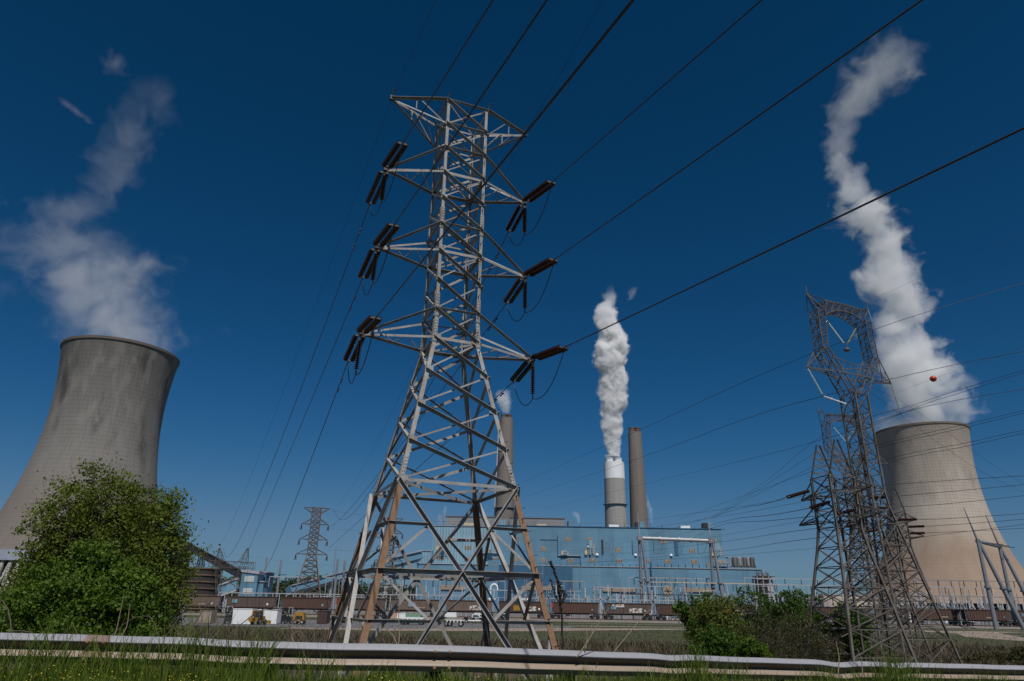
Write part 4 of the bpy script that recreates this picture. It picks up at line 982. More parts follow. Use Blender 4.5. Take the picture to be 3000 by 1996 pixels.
# ---------------------------------------------------------------- big window (cat head) pylons at the right
def cathead(x, y, yaw, H, k, w0, label, name='window_pylon'):
    "k scale; arm level at 21.6 units of a 28 unit tower"
    t = empty(name, (x, y, H[0]), yaw); tag(t, label, 'pylon', 'window frame pylons')
    S = (H[1]-H[0])/28.3; r = .046*k*S
    base = lambda z: S*(.68 if z > 12*S else .68+(2.85-.68)*(1-z/(12*S)))
    b = MB(); lat_body(b, [S*z for z in (0, 2.6, 5., 7., 8.7, 10.2, 11.4, 12.6, 13.8, 15., 16.2, 17.4, 18.6, 20.)], base, r, None, 2.7); b.build('lattice_body', M['galvdull'], t)
    b = MB()
    for sx in (-1, 1):
        # K frame from waist up to the frame elbow
        pr = None
        for i in range(7):
            f = i/6; cx = S*(.55+(2.75-.55)*f)*sx; z = S*(20.+3.4*f); hw = S*(.28+.12*(1-f)); hy = S*.5
            c = [np.array([cx+a*hw, b_*hy, z]) for a, b_ in CORN]
            if pr is not None:
                for j in range(4): b.bar(pr[j], c[j], r*1.6); b.bar(pr[j], c[(j+1) % 4], r*.8) if (i+j) % 2 else b.bar(pr[(j+1) % 4], c[j], r*.8)
            pr = c
    b.build('waist_frame', M['galvdull'], t)
    for sx in (-1, 1):
        b = MB(); pr = None
        for i in range(7):
            f = i/6; cx = S*(2.75-.15*f)*sx; z = S*(23.4+3.2*f); hw = S*(.28+.10*f); hy = S*(.42)
            c = [np.array([cx+a*hw, b_*hy, z]) for a, b_ in CORN]
            if pr is not None:
                for j in range(4): b.bar(pr[j], c[j], r*1.5); b.bar(pr[j], c[(j+1) % 4], r*.8) if (i+j) % 2 else b.bar(pr[(j+1) % 4], c[j], r*.8)
            for j in range(4): b.bar(c[j], c[(j+1) % 4], r*.8)
            pr = c
        b.build('window_column', M['galvdull'], t)
        b = MB(); apex = np.array([sx*S*3.45, 0, S*28.0])
        for a, b_ in CORN:
            b.bar(apex, (sx*S*2.6+a*S*.47, b_*S*.5, S*26.6), r*1.4); b.bar(apex, (sx*S*1.6, b_*S*.5, S*27.5), r*1.2)
        b.bar(apex, apex+[sx*-.05, 0, S*.7], r*1.2); b.build('earth_wire_peak', M['galvdull'], t)
    b = MB(); pr = None
    for i in range(13):
        f = i/12; cx = S*(-2.3+4.6*f); arch = 1-(2*f-1)**2; zb = S*(26.2+.75*arch); zt = S*(27.45+.1*arch); hy = S*.5
        c = [np.array([cx, -hy, zb]), np.array([cx, hy, zb]), np.array([cx, hy, zt]), np.array([cx, -hy, zt])]
        if pr is not None:
            for j in range(4): b.bar(pr[j], c[j], r*1.4); b.bar(pr[j], c[(j+1) % 4], r*.8) if (i+j) % 2 else b.bar(pr[(j+1) % 4], c[j], r*.8)
        for j in range(4): b.bar(c[j], c[(j+1) % 4], r*.7)
        pr = c
    b.build('top_beam', M['galvdull'], t)
    b = MB(); za = S*21.6
    for sx in (-1, 1):
        tip = np.array([sx*S*w0, 0, za])
        for sy in (-1, 1):
            b.bar(tip, (sx*S*1.2, sy*S*.55, za-S*.1), r*1.4); b.bar(tip, (sx*S*3.0, sy*S*.5, S*23.3), r*1.3)
            b.bar((sx*S*3.3, sy*S*.2, za+.0), (sx*S*3.0, sy*S*.5, S*23.2), r*.8); b.bar((sx*S*3.9, sy*S*.12, za), (sx*S*3.9, sy*S*.12, za+S*.9), r*.7)
            b.bar((sx*S*2.4, sy*S*.4, za), (sx*S*3.0, sy*S*.5, S*23.2), r*.8)
        for j in range(5): b.bar((sx*S*(1.4+j*.65), -S*(.5-j*.09), za), (sx*S*(1.7+j*.65), S*(.5-j*.09), za), r*.7)
    for sy in (-1, 1):
        b.bar((-S*1.5, sy*S*.55, za-S*.1), (S*1.5, sy*S*.55, za-S*.1), r*1.5); b.bar((-S*2.3, sy*S*.5, S*22.7), (0, sy*S*.5, za+S*.75), r*1.2); b.bar((S*2.3, sy*S*.5, S*22.7), (0, sy*S*.5, za+S*.75), r*1.2)
        for xk in (-1.5, -.75, 0, .75, 1.5): b.bar((xk*S, sy*S*.55, za-S*.1), ((xk+.4)*S, sy*S*.5, za+S*.75), r*.8)
    b.build('crossarm', M['galvdull'], t)
    for sx, sy in CORN: b = MB(); b.lathe([(.4, -1), (.38, .3)], (sx*S*2.85, sy*S*2.85, 0), n=10); b.build('foundation', M['chimlt'], t)
    return t, S
R1, S1 = cathead(27.942, 53.995, R(24.33), (-1.0, 28.0+.6), 1.0, 4.84/1.046, 'tallest rusty window frame pylon at the right with pale insulator strings')
def w_of(t, p): return np.array(Matrix.Translation(t.location) @ Matrix.Rotation(t.rotation_euler.z, 4, 'Z') @ Vector(tuple(float(x) for x in p)))
# V string in the window, side strings
va = w_of(R1, (-1.75*S1, 0, 26.1*S1)); vb = w_of(R1, (1.75*S1, 0, 26.1*S1)); vm = w_of(R1, (.1*S1, 0, 24.15*S1))
ins_string(va, vm+[-.1, 0, .1], 'left pale glass string of the V hanging inside the tallest window pylon', 'glass insulator strings of the tallest window pylon', M['glass_ins'], False, 18, .09, name='insulator_string')
ins_string(vb, vm+[.1, 0, .1], 'right pale glass string of the V hanging inside the tallest window pylon', 'glass insulator strings of the tallest window pylon', M['glass_ins'], False, 18, .09)
b = MB(); b.lathe([(.01, 0), (.2, .02), (.25, .08), (.25, .2), (.16, .27), (.05, .3), (.05, .45)], vm-[0, 0, .5], n=16); tag(b.build('conductor_weight', M['galvdull'], None, True), 'round grey hold-down weight under the V of the tallest window pylon', 'weight')
tl = w_of(R1, (-4.6*S1, 0, 21.6*S1)); trr = w_of(R1, (4.6*S1, 0, 21.6*S1))
e1 = meet(tl, [math.cos(R(24.3)), math.sin(R(24.3))], 2412, 1161)
ins_string(tl, e1, 'slanting pale glass string under the left arm of the tallest window pylon', 'glass insulator strings of the tallest window pylon', M['glass_ins'], False, 20, .09)
e1b = meet(tl, [math.cos(R(24.3)), math.sin(R(24.3))], 2478, 1184); b = MB(); b.tube(e1, e1b, .06, n=8)
for f in (.05, .35, .65, .95): c = e1+(e1b-e1)*f; dd = nrm(e1b-e1); b.tube(c-dd*.03, c+dd*.03, .1, n=8)
tag(b.build('post_insulator', M['white'], None), 'white strut insulator between left glass string and body of the tallest window pylon', 'insulator')
e2 = meet(trr, [math.cos(R(24.3)), math.sin(R(24.3))], 2639, 1210)
ins_string(trr, e2, 'pale glass string hanging under the right arm of the tallest window pylon', 'glass insulator strings of the tallest window pylon', M['glass_ins'], False, 20, .11)
R3, S3 = cathead(42.66, 86.2, R(11.98), (0, 27.2+.6), .95, 5.6/.98, 'smaller window frame pylon standing behind the tallest window pylon')
w3 = [w_of(R3, (-1.7*S3, 0, 26.1*S3)), w_of(R3, (0, 0, 24*S3)), w_of(R3, (1.7*S3, 0, 26.1*S3))]
ins_string(w3[0], w3[1], 'left pale string of the V inside the smaller window pylon', 'strings of the smaller window pylon', M['glass_ins'], False, 14, .09)
ins_string(w3[2], w3[1], 'right pale string of the V inside the smaller window pylon', 'strings of the smaller window pylon', M['glass_ins'], False, 14, .09)
# dead end towers with red insulators
def deadend(u0, ub, Y, yaw, vtop, label, k=1.):
    p = at(ub, 1930, Y); base = -1.05 if Y < 62 else 0.
    t = empty('dead_end_pylon', (p[0], Y, base), yaw); tag(t, label, 'pylon', 'dead end pylons')
    H = at(u0, vtop, Y)[2]-base; r = .055*k
    zb = H*.60
    wf = lambda z: (.95 if z > zb else .95+(2.5-.95)*(1-z/zb)**1.0)
    lv = [0, .12*H, .22*H, .30*H, .38*H, .46*H, .54*H, .62*H, .70*H, .77*H, .84*H]
    b = MB(); lat_body(b, lv, wf, r, None, 2.6); b.build('lattice_body', M['galvdull'], t)
    for sy in (-1, 1):
        b = MB(); ap = np.array([0, sy*.95, H])
        for sx in (-1, 1):
            for dy in (-.12, .12): b.bar((sx*.95, sy*.95+dy*0, .84*H), ap+[sx*.12, 0, 0], r*1.6)
        for i in range(1, 5):
            f = i/5; b.bar((-.95*(1-f), sy*.95, .84*H+.16*H*f), (.95*(1-f), sy*.95, .84*H+.16*H*f), r); 
            b.bar((-.95*(1-f), sy*.95, .84*H+.16*H*f), (.95*(1-f+.2), sy*.95, .84*H+.16*H*(f-.2)), r)
        b.build('earth_wire_peak', M['galvdull'], t)
    for z, l in ((.77*H, 3.6), (.66*H, 4.2)):
        for sy in (-1, 1):
            b = MB(); tip = np.array([0, sy*l, z])
            for sx in (-1, 1):
                b.bar(tip, (sx*.95, sy*.95, z), r*1.5); b.bar(tip+[0, 0, .05], (sx*.95, sy*.95, z+.06*H), r*1.2)
                for f in (.3, .55, .8): b.bar(tip+(np.array([sx*.95, sy*.95, z])-tip)*f, tip+(np.array([-sx*.95, sy*.95, z])-tip)*(f+.12), r*.8)
            b.build('crossarm', M['galvdull'], t)
    return t, H
R2, H2 = deadend(2412, 2517, 48, R(14), 1296, 'dead end pylon with red brown insulators in front of the tan cooling tower')
R4, H4 = deadend(2473, 2600, 68, R(12), 1338, 'second dead end pylon in the tangle just left of the tan cooling tower', 1.1)
R5, H5 = deadend(2604, 2690, 84, R(12), 1432, 'third shorter dead end pylon against the left edge of the tan cooling tower', 1.1)
RED = [((2372, 1438), (2303, 1458), 47, 'leftmost long red brown', True), ((2432, 1470), (2371, 1489), 49, 'second red brown', True), ((2510, 1493), (2450, 1507), 52, 'third red brown', True), ((2537, 1531), (2478, 1541), 55, 'fourth red brown', True), ((2572, 1551), (2522, 1561), 58, 'fifth red brown', True)]
HANG = [(2373, 1443, 1503, 47), (2440, 1455, 1536, 49), (2500, 1470, 1540, 52), (2522, 1480, 1550, 54), (2532, 1500, 1562, 56)]
RIGHT = [((2460, 1430), (2545, 1427), 50), ((2540, 1460), (2602, 1457), 54), ((2545, 1490), (2615, 1487), 57), ((2625, 1523), (2691, 1522), 60), ((2655, 1544), (2713, 1542), 63), ((2660, 1563), (2714, 1562), 66)]
ORD = ['first', 'second', 'third', 'fourth', 'fifth', 'sixth']
for p_, q_, Y, nm, dbl in RED:
    ins_string(at(*p_, Y), at(*q_, Y-.6), f'{nm} insulator pair pulling left from the dead end pylons', 'red brown insulator pairs', M['red_porc'], True, 15, .12, .11)
for i, (u, v0, v1, Y) in enumerate(HANG):
    T = at(u, v0, Y); L = T[2]-at(u, v1, Y)[2]
    ins_string(T, T-[0, 0, L], f'{ORD[i]} black hanging insulator string from the left in the pylon tangle', 'black hanging insulator strings', M['porc'], False, 12, .12)
for i, (p_, q_, Y) in enumerate(RIGHT):
    ins_string(at(*p_, Y), at(*q_, Y), f'{ORD[i]} from the top of the dark insulator strings pulling right', 'dark insulator strings pulling right', M['red_porc'], False, 14, .12)

# ---------------------------------------------------------------- other overhead wires (pixel, depth) control points
def wpx(pts, r, label, grp='overhead lines at the right'):
    P_ = [at(u*D2S, v*D2S, Y) for u, v, Y in pts]
    out = []
    for i in range(len(P_)-1):
        n = 10
        for j in range(n):
            t = j/n; a_ = P_[max(i-1, 0)]; b_ = P_[i]; c_ = P_[i+1]; d_ = P_[min(i+2, len(P_)-1)]
            out.append(.5*((2*b_)+(-a_+c_)*t+(2*a_-5*b_+4*c_-d_)*t*t+(-a_+3*b_-3*c_+d_)*t**3))
    out.append(P_[-1]); rr = np.linspace(1, 1, len(out))
    dd = [max(r, np.linalg.norm(p-np.array([0, 0, CZ]))*r_px/FPX) if (r_px := .42) and False else r for p in out]
    return wire(out, dd, label, grp)
def y_of(pt): return pt[1]
WS = [
 ([(2420, 630, 50), (2357, 651, 51), (2150, 713, 52.5), (1950, 782, 54), (1700, 885, 66), (1450, 1000, 95), (1200, 1112, 230)], .022, 'conductor hung from the V string of the tallest window pylon'),
 ([(2420, 797, 48), (2357, 809, 48.5), (2150, 850, 50.5), (1895, 912, 52), (1700, 970, 66), (1450, 1062, 100), (1200, 1146, 235)], .022, 'conductor passing the left glass string of the tallest window pylon'),
 ([(2420, 886, 54), (2357, 896, 54.5), (2200, 922, 55.5), (2073, 952, 56), (1900, 1010, 70), (1700, 1063, 100), (1500, 1110, 170), (1250, 1172, 290)], .022, 'conductor hung from the right glass string of the tallest window pylon'),
 ([(2420, 515, 50), (2357, 540, 50), (2200, 600, 52), (2000, 690, 54), (1858, 715, 60), (1500, 880, 110), (1200, 1010, 200)], .008, 'thin earth wire on the left peak of the tallest window pylon'),
 ([(2420, 830, 100), (2357, 852, 102), (2200, 900, 110), (2110, 930, 118), (1900, 1000, 135), (1760, 1110, 190), (1640, 1190, 250)], .035, 'upper wire of the twin line crossing the tan cooling tower steam'),
 ([(2420, 836, 100), (2357, 858, 102), (2200, 908, 110), (2110, 938, 118), (1900, 1030, 140), (1770, 1112, 190), (1645, 1192, 250)], .035, 'lower wire of the twin line crossing the tan cooling tower steam'),
 ([(2420, 930, 100), (2357, 945, 102), (2232, 975, 108), (2020, 1025, 125), (1860, 1080, 150), (1640, 1192, 250)], .035, 'upper wire of the twin line crossing the rim of the tan cooling tower'),
 ([(2420, 937, 100), (2357, 951, 102), (2232, 982, 108), (2020, 1032, 125), (1850, 1092, 150), (1560, 1196, 250)], .035, 'lower wire of the twin line crossing the rim of the tan cooling tower'),
 ([(2420, 978, 100), (2357, 990, 102), (2232, 1018, 108), (2030, 1062, 120), (1860, 1140, 150), (1480, 1198, 250)], .035, 'upper wire of the twin line crossing the neck of the tan cooling tower'),
 ([(2420, 985, 100), (2357, 997, 102), (2232, 1026, 108), (2030, 1070, 120), (1870, 1150, 150), (1500, 1215, 250)], .035, 'lower wire of the twin line crossing the neck of the tan cooling tower'),
 ([(1808, 1145, 46.5), (1760, 1160, 60), (1650, 1186, 110), (1484, 1238, 249)], .025, 'wire from the leftmost red insulator pair to the gantry with white beam'),
 ([(1862, 1170, 48.5), (1780, 1185, 60), (1650, 1205, 110), (1535, 1241, 249)], .025, 'wire from the second red insulator pair to the gantry with white beam'),
 ([(1925, 1184, 51.5), (1780, 1198, 70), (1650, 1212, 120), (1590, 1243, 249)], .025, 'wire from the third red insulator pair to the gantry with white beam'),
 ([(1947, 1211, 54.5), (1820, 1224, 80), (1600, 1255, 150), (1300, 1290, 300)], .028, 'wire from the fourth red insulator pair running low across the blue building'),
 ([(1981, 1227, 57.5), (1820, 1246, 80), (1600, 1275, 150), (1300, 1300, 300)], .028, 'wire from the fifth red insulator pair running low across the blue building'),
 ([(1999, 1121, 50), (2100, 1112, 52), (2250, 1102, 55), (2420, 1092, 60)], .02, 'wire pulling right from the topmost dark string over the tan cooling tower'),
 ([(2045, 1144, 54), (2150, 1135, 56), (2420, 1110, 62)], .02, 'wire pulling right from the second dark string over the tan cooling tower'),
 ([(2055, 1168, 57), (2200, 1158, 60), (2420, 1134, 66)], .02, 'wire pulling right from the third dark string over the tan cooling tower'),
 ([(2115, 1196, 60), (2200, 1193, 63), (2420, 1178, 70)], .022, 'wire pulling right from the fourth dark string over the tan cooling tower'),
 ([(2132, 1212, 63), (2250, 1204, 66), (2420, 1190, 72)], .022, 'wire pulling right from the fifth dark string over the tan cooling tower'),
 ([(2133, 1227, 66), (2250, 1222, 70), (2420, 1212, 76)], .022, 'wire pulling right from the lowest dark string over the tan cooling tower'),
 ([(1925, 1135, 60), (2000, 900, 56), (2250, 1080, 70), (2420, 1160, 90)][1:], .012, 'upper thin wire falling right across the neck of the tan cooling tower'),
 ([(1955, 870, 56), (2100, 940, 64), (2300, 1080, 80), (2420, 1150, 90)], .012, 'lower thin wire falling right across the neck of the tan cooling tower'),
 ([(1100, 1270, 260), (1300, 1268, 260), (1550, 1250, 260), (1870, 1195, 150), (1940, 1170, 70)], .03, 'low wire sweeping across the blue building to the pylon tangle'),
 ([(700, 1300, 300), (1000, 1302, 300), (1480, 1290, 270), (1880, 1262, 200), (2420, 1200, 120)], .035, 'long low wire crossing the whole yard at building height'),
 ([(400, 1255, 300), (700, 1300, 300)][::-1], .02, 'short low wire from the left conveyor to the yard'),
 ([(763, 1176, 230), (1000, 1200, 235), (1500, 1205, 250)], .03, 'wire from the top of the far pylon past the big pylon'),
 ([(760, 1218, 230), (870, 1222, 235), (905, 1218, 235)], .03, 'short wire between the upper arms of the two far pylons'),
 ([(757, 1266, 230), (870, 1270, 235), (905, 1262, 235)], .03, 'short wire between the lower arms of the two far pylons'),
]
for pts, r, lab in WS: wpx(pts, r, lab)
# red marker ball on its thin wire
mb = at(2148*D2S, 872*D2S, 80)
b = MB(); b.lathe([(.38*math.cos(a_), .38*math.sin(a_)) for a_ in np.linspace(-1.55, 1.55, 13)], mb, n=20); o = b.build('marker_ball', M['orange'], None, True); tag(o, 'orange red aircraft warning ball on a thin wire against white steam', 'marker ball')
b = MB(); b.lathe([(.38, -.03), (.40, -.03), (.40, .03), (.38, .03)], (0, 0, 0), n=20, cap=False); q = b.build('seam', M['redp'], o); q.location = mb.tolist()
wpx([(2420, 770, 86), (2300, 820, 83), (2148, 872, 80), (2010, 925, 78), (1900, 960, 76)], .012, 'thin earth wire carrying the orange red marker ball')
# ---------------------------------------------------------------- coal train
def nth_(i): return f'{i}{"th" if 10 < i % 100 < 20 else {1: "st", 2: "nd", 3: "rd"}.get(i % 10, "th")}'
def brownmat(name, c, streak):
    n = NT(name); P_ = n.tc.outputs['Object']; a = n.noise(n.map(P_, (1., 1., .25)), .9, 6, .65); b_ = n.noise(P_, .35, 4)
    c1 = n.mix(n.ramp(a, [(.38, 0.), (.66, 1.)]), c, streak); return n.fin(n.mix(b_, c1, mul(c, .75)), .85)
CARM = [brownmat('brown_wagon_steel', (.10, .05, .037), (.068, .042, .034)), brownmat('dusty_wagon_steel', (.17, .12, .10), (.105, .07, .056)),
        brownmat('dark_brown_wagon_steel', (.068, .034, .026), (.105, .06, .042)), brownmat('grey_brown_wagon_steel', (.112, .08, .068), (.08, .056, .048))]
HL = 6.55
def make_car(ci):
    m = CARM[ci]
    t = empty('coal_wagon', (0, 0, 0))
    b = MB(); yo, yi = 1.5, 1.38; z0, z1 = 1.55, 4.15
    for s in (-1, 1): b.add([(-HL, s*yo, z1), (HL, s*yo, z1), (HL-.3, s*yo, z0), (-HL+.3, s*yo, z0), (-HL, s*yi, z1), (HL, s*yi, z1), (HL-.3, s*yi, z0), (-HL+.3, s*yi, z0)],
            [(0, 1, 2, 3), (4, 7, 6, 5), (0, 4, 5, 1), (3, 2, 6, 7), (0, 3, 7, 4), (1, 5, 6, 2)])
    for s in (-1, 1):
        b.add([(s*HL, -yi, z1), (s*HL, yi, z1), (s*(HL-.3), yi, z0), (s*(HL-.3), -yi, z0), (s*(HL-.12), -yi, z1), (s*(HL-.12), yi, z1), (s*(HL-.42), yi, z0), (s*(HL-.42), -yi, z0)],
              [(0, 1, 2, 3), (4, 7, 6, 5), (0, 4, 5, 1), (3, 2, 6, 7), (0, 3, 7, 4), (1, 5, 6, 2)])
    b.box(-HL+1., HL-1., -yi, yi, z0+.0, z0+.1)
    b.build('body', m, t)
    b = MB()
    for k in range(13):
        x = -HL+.35+k*(2*HL-1.9)/12
        for s in (-1, 1): b.box(x-.06, x+.06, min(s*1.5, s*1.6), max(s*1.5, s*1.6), z0, z1-.12)
    b.build('side_ribs', m, t)
    b = MB()
    for s in (-1, 1): b.box(-HL-.02, HL+.02, min(s*1.44, s*1.63), max(s*1.44, s*1.63), z1-.12, z1+.07); b.box(-HL+.8, HL-.8, min(s*1.44, s*1.60), max(s*1.44, s*1.60), z0-.15, z0)
    b.build('top_rail', CARM[2], t)
    b = MB(); b.box(-HL-.35, HL+.35, -.35, .35, 1.0, 1.38); 
    for s in (-1, 1):
        b.box(s*HL-.75, s*HL+.75, -1.45, 1.45, 1.1, 1.24); b.bar((s*(HL+.3), 0, 1.05), (s*(HL+.78), 0, 1.05), .25)
        b.bar((s*(HL-.1), -1.4, 1.2), (s*(HL-.5), -1.4, 3.1), .1); b.bar((s*(HL-.1), 1.4, 1.2), (s*(HL-.5), 1.4, 3.1), .1)
    b.build('underframe', M['dark'], t)
    for s in (-1, 1):
        b = MB()
        for sy in (-1.46,):
            for z in np.arange(1.4, 4, .38): b.bar((s*(HL+.3), sy, z), (s*(HL-.1), sy, z), .035)
            b.bar((s*(HL+.3), sy, 1.1), (s*(HL+.3), sy, 4.1), .04); b.bar((s*(HL-.1), sy, 1.1), (s*(HL-.1), sy, 4.1), .04)
        b.build('ladder', M['polelt'], t)
    for s in (-1, 1):
        b = MB(); cx = s*(HL-1.05)
        for sy in (-1.05, 1.05): b.bar((cx-1.1, sy, .52), (cx+1.1, sy, .52), .22, .30, (0, 1, 0)); b.box(cx-.35, cx+.35, sy-.14, sy+.14, .3, .85)
        b.box(cx-.25, cx+.25, -1.05, 1.05, .55, .95)
        bo = b.build('bogie', M['dark'], t)
        for dx in (-.86, .86):
            w_ = MB(); w_.lathe([(.05, -.85), (.42, -.85), (.46, -.78), (.46, -.70), (.12, -.70), (.12, .70), (.46, .70), (.46, .78), (.42, .85), (.05, .85)], (cx+dx, 0, .46), (0, 1, 0), n=18)
            w_.build('wheelset', M['ballast'], bo)
    return t
def car_mark(par, name, m, x0, x1, z0, z1):
    b = MB(); b.box(x0, x1, -1.63, -1.612, z0, z1); return b.build(name, m, par)
graf = NT('pale_spray_paint'); g_ = graf.noise(graf.tc.outputs['Object'], 1.6, 3)
graf = graf.fin(graf.mix(graf.ramp(g_, [(.47, 0.), (.50, 1.)]), (.15, .09, .07), (.55, .52, .5)), .8)
protos = [make_car(i) for i in range(4)]
used = [False]*4
xg0 = at(816, 1795, line_y(at(816, 1795, 200)[0]))[0]
CARPAT = {-2: 1, -1: 3, 0: 0, 1: 3, 2: 1, 3: 1, 4: 2, 5: 0, 6: 3, 7: 0, 8: 2, 9: 2, 10: 0, 11: 3, 12: 0, 13: 0, 14: 3, 15: 2}
CW_ = {0: 'brown', 1: 'dusty pinkish brown', 2: 'very dark brown', 3: 'grey brown'}
PITCHC = 14.95
idx = 0
Xg = xg0
for i in range(-3, 17):
    xc = xg0+PITCHC*math.cos(ang)*(i+.5)
    u, v = px((xc, line_y(xc), 3))
    if u < 390 or u > 3060: continue
    ci = CARPAT.get(i, (i*5) % 4); idx += 1
    t = protos[ci] if not used[ci] else copy_tree(protos[ci]); used[ci] = True
    t.location = (xc, line_y(xc), .80); t.rotation_euler = (0, 0, ang)
    nth = nth_(idx)
    extra = {1: ' half hidden by the leafy tree', 3: ' with a pale square by its right end', 7: ' with an orange panel and white scrawl', 9: ' with white scrawl left of the bushes'}.get(idx, '')
    tag(t, f'{CW_[ci]} coal wagon, {nth} from the left{extra}', 'coal wagon', 'coal wagons of the long train')
    t['_i'] = i; 
    # individual markings
    r_ = random.Random(i*13+5)
    car_mark(t, 'number_panel', M['white'] if r_.random() < .6 else M['blue_lt'], HL-2.2, HL-1.7, 2.0, 2.5)
    if r_.random() < .7: car_mark(t, 'number_panel', M['tan'], -.9+r_.random()*3, .1+r_.random()*3, 1.9, 2.2)
    if i in (4, ): car_mark(t, 'orange_panel', M['yellow'], -2.6, -.6, 1.75, 3.1)
    if i in (2,): car_mark(t, 'blue_panel', M['blue_lt'], -1.9, .1, 2.3, 3.3)
    if i in (-1,): car_mark(t, 'blue_panel', M['blue_lt'], -5.0, -3.6, 2.5, 3.4)
    if i in (4, 6, 3): car_mark(t, 'painted_scrawl', graf, .2, 3.8, 1.7, 2.9)
    if i in (6,): car_mark(t, 'painted_scrawl', graf, -4.6, -1.2, 3.1, 3.9)
    if i in (5, 1): 
        b = MB(); b.box(-HL-.25, -HL+.12, -1.62, -1.5, 2.6, 4.0); b.build('red_end_panel', M['redp'], t)
    del t['_i']
for k in range(4):
    if not used[k]:
        for c in children(protos[k]):
            for g in children(c): bpy.data.objects.remove(g)
            bpy.data.objects.remove(c)
        bpy.data.objects.remove(protos[k])

# ---------------------------------------------------------------- yard vehicles and stacks
def gp(u, v):
    "ground point of the yard at pixel"
    d = at(u, v, 1)-[0, 0, CZ]; t = -CZ/d[2]; return d[0]*t, d[1]*t
def wheel(par, x, y, r, w_, name='wheel'):
    b = MB(); b.lathe([(r*.5, -w_/2), (r*.93, -w_/2), (r, -w_*.3), (r, w_*.3), (r*.93, w_/2), (r*.5, w_/2)], (x, y, r), (0, 1, 0), n=18, cap=False); o = b.build(name, M['black'], par)
    b = MB(); b.lathe([(.05, -w_*.42), (r*.5, -w_*.42), (r*.5, w_*.42), (.05, w_*.42)], (x, y, r), (0, 1, 0), n=14); b.build('rim', M['polelt'], o)
def backhoe(x, y, rz, label, s=1.):
    t = empty('backhoe_loader', (x, y, .03), rz); tag(t, label, 'backhoe')
    b = MB(); b.box(-1.6*s, 1.2*s, -.5*s, .5*s, .6*s, 1.25*s); b.box(.2*s, 1.6*s, -.42*s, .42*s, 1.2*s, 1.5*s); b.build('body', M['yellow'], t)
    b = MB()
    for dx in (-1.1, .15):
        for dy in (-.6, .6): b.bar((dx*s, dy*s, 1.2*s), (dx*s, dy*.92*s, 2.45*s), .08*s)
    b.box(-1.25*s, .3*s, -.68*s, .68*s, 2.42*s, 2.55*s); c = b.build('cab', M['yellow'], t)
    b = MB(); b.box(-1.06*s, .1*s, -.57*s, .57*s, 1.3*s, 2.4*s); b.build('window', M['glass'], c)
    for dx, r in ((-1.05, .62), (1.15, .42)):
        for dy in (-.72, .72): wheel(t, dx*s, dy*s, r*s, .34*s)
    b = MB(); b.bar((-1.6*s, 0, .9*s), (-2.6*s, 0, 2.5*s), .2*s); b.bar((-2.6*s, 0, 2.5*s), (-3.1*s, 0, 1.2*s), .16*s); b.box(-3.4*s, -2.9*s, -.3*s, .3*s, .6*s, 1.2*s); b.build('digging_arm', M['yellow'], t)
    b = MB(); b.bar((1.2*s, .4*s, 1.2*s), (2.4*s, .4*s, .5*s), .14*s); b.bar((1.2*s, -.4*s, 1.2*s), (2.4*s, -.4*s, .5*s), .14*s); b.box(2.3*s, 2.9*s, -1.*s, 1.*s, .15*s, .75*s); b.build('front_bucket', M['yellow'], t)
    return t
def lift_truck(x, y, rz, label, m, s=1., cat='forklift'):
    t = empty('forklift', (x, y, .03), rz); tag(t, label, cat)
    b = MB(); b.box(-1.2*s, .9*s, -.55*s, .55*s, .35*s, 1.15*s); b.box(-1.25*s, -.6*s, -.5*s, .5*s, 1.1*s, 1.4*s); b.build('body', m, t)
    b = MB()
    for dx in (-.8, .55):
        for dy in (-.5, .5): b.bar((dx*s, dy*s, 1.1*s), (dx*s, dy*s, 2.2*s), .07*s)
    b.box(-.9*s, .65*s, -.56*s, .56*s, 2.18*s, 2.28*s); b.build('overhead_guard', M['dark'], t)
    b = MB()
    for dy in (-.35, .35): b.bar((1.05*s, dy*s, .15*s), (1.05*s, dy*s, 2.6*s), .12*s)
    for z in (.5, 1.5, 2.5): b.bar((1.05*s, -.35*s, z*s), (1.05*s, .35*s, z*s), .08*s)
    for dy in (-.25, .25): b.bar((1.1*s, dy*s, .2*s), (2.1*s, dy*s, .2*s), .1*s, .05)
    b.build('mast', M['polelt'], t)
    for dx in (-.75, .7):
        for dy in (-.5, .5): wheel(t, dx*s, dy*s, .33*s, .25*s)
    return t
def box_stack(u0, u1, v0, v1, m, label, name='crate', cat='container', ribs=8, d=2.4):
    x0, y0 = gp(u0, v1); x1, _ = gp(u1, v1); w_ = x1-x0; h = (v1-v0)*y0/FPX/1.0
    t = empty(name, ((x0+x1)/2, y0+d/2, .03)); tag(t, label, cat)
    b = MB(); b.box(-w_/2, w_/2, -d/2, d/2, .12, h); b.build('body', m, t)
    b = MB()
    for k in range(ribs+1):
        x = -w_/2+.04+(w_-.08)*k/ribs; b.box(x-.03, x+.03, -d/2-.05, -d/2-.002, .15, h-.08)
    b.box(-w_/2-.03, w_/2+.03, -d/2-.06, -d/2-.002, h-.08, h+.03); b.box(-w_/2-.03, w_/2+.03, -d/2-.06, -d/2-.002, .05, .15); b.build('frame_ribs', m, t)
    return t
box_stack(677, 749, 1790, 1830, M['white'], 'white ribbed container behind the yellow backhoe in the yard, left one of two', cat='container', ribs=12)
box_stack(752, 822, 1792, 1829, M['white'], 'white ribbed container in the yard, right one of two', ribs=12)
box_stack(582, 626, 1795, 1827, M['tan'], 'tan metal dumpster left of the white containers', name='dumpster', cat='dumpster', ribs=6)
box_stack(927, 961, 1795, 1829, brownmat('rusty_bin_steel', (.07, .04, .035), (.05, .035, .03)), 'dark rusty bin left of the big pylon legs', name='dumpster', cat='dumpster', ribs=5)
x, y = gp(757, 1831); backhoe(x, y, R(80), 'yellow backhoe seen end on in front of the white containers', .85)
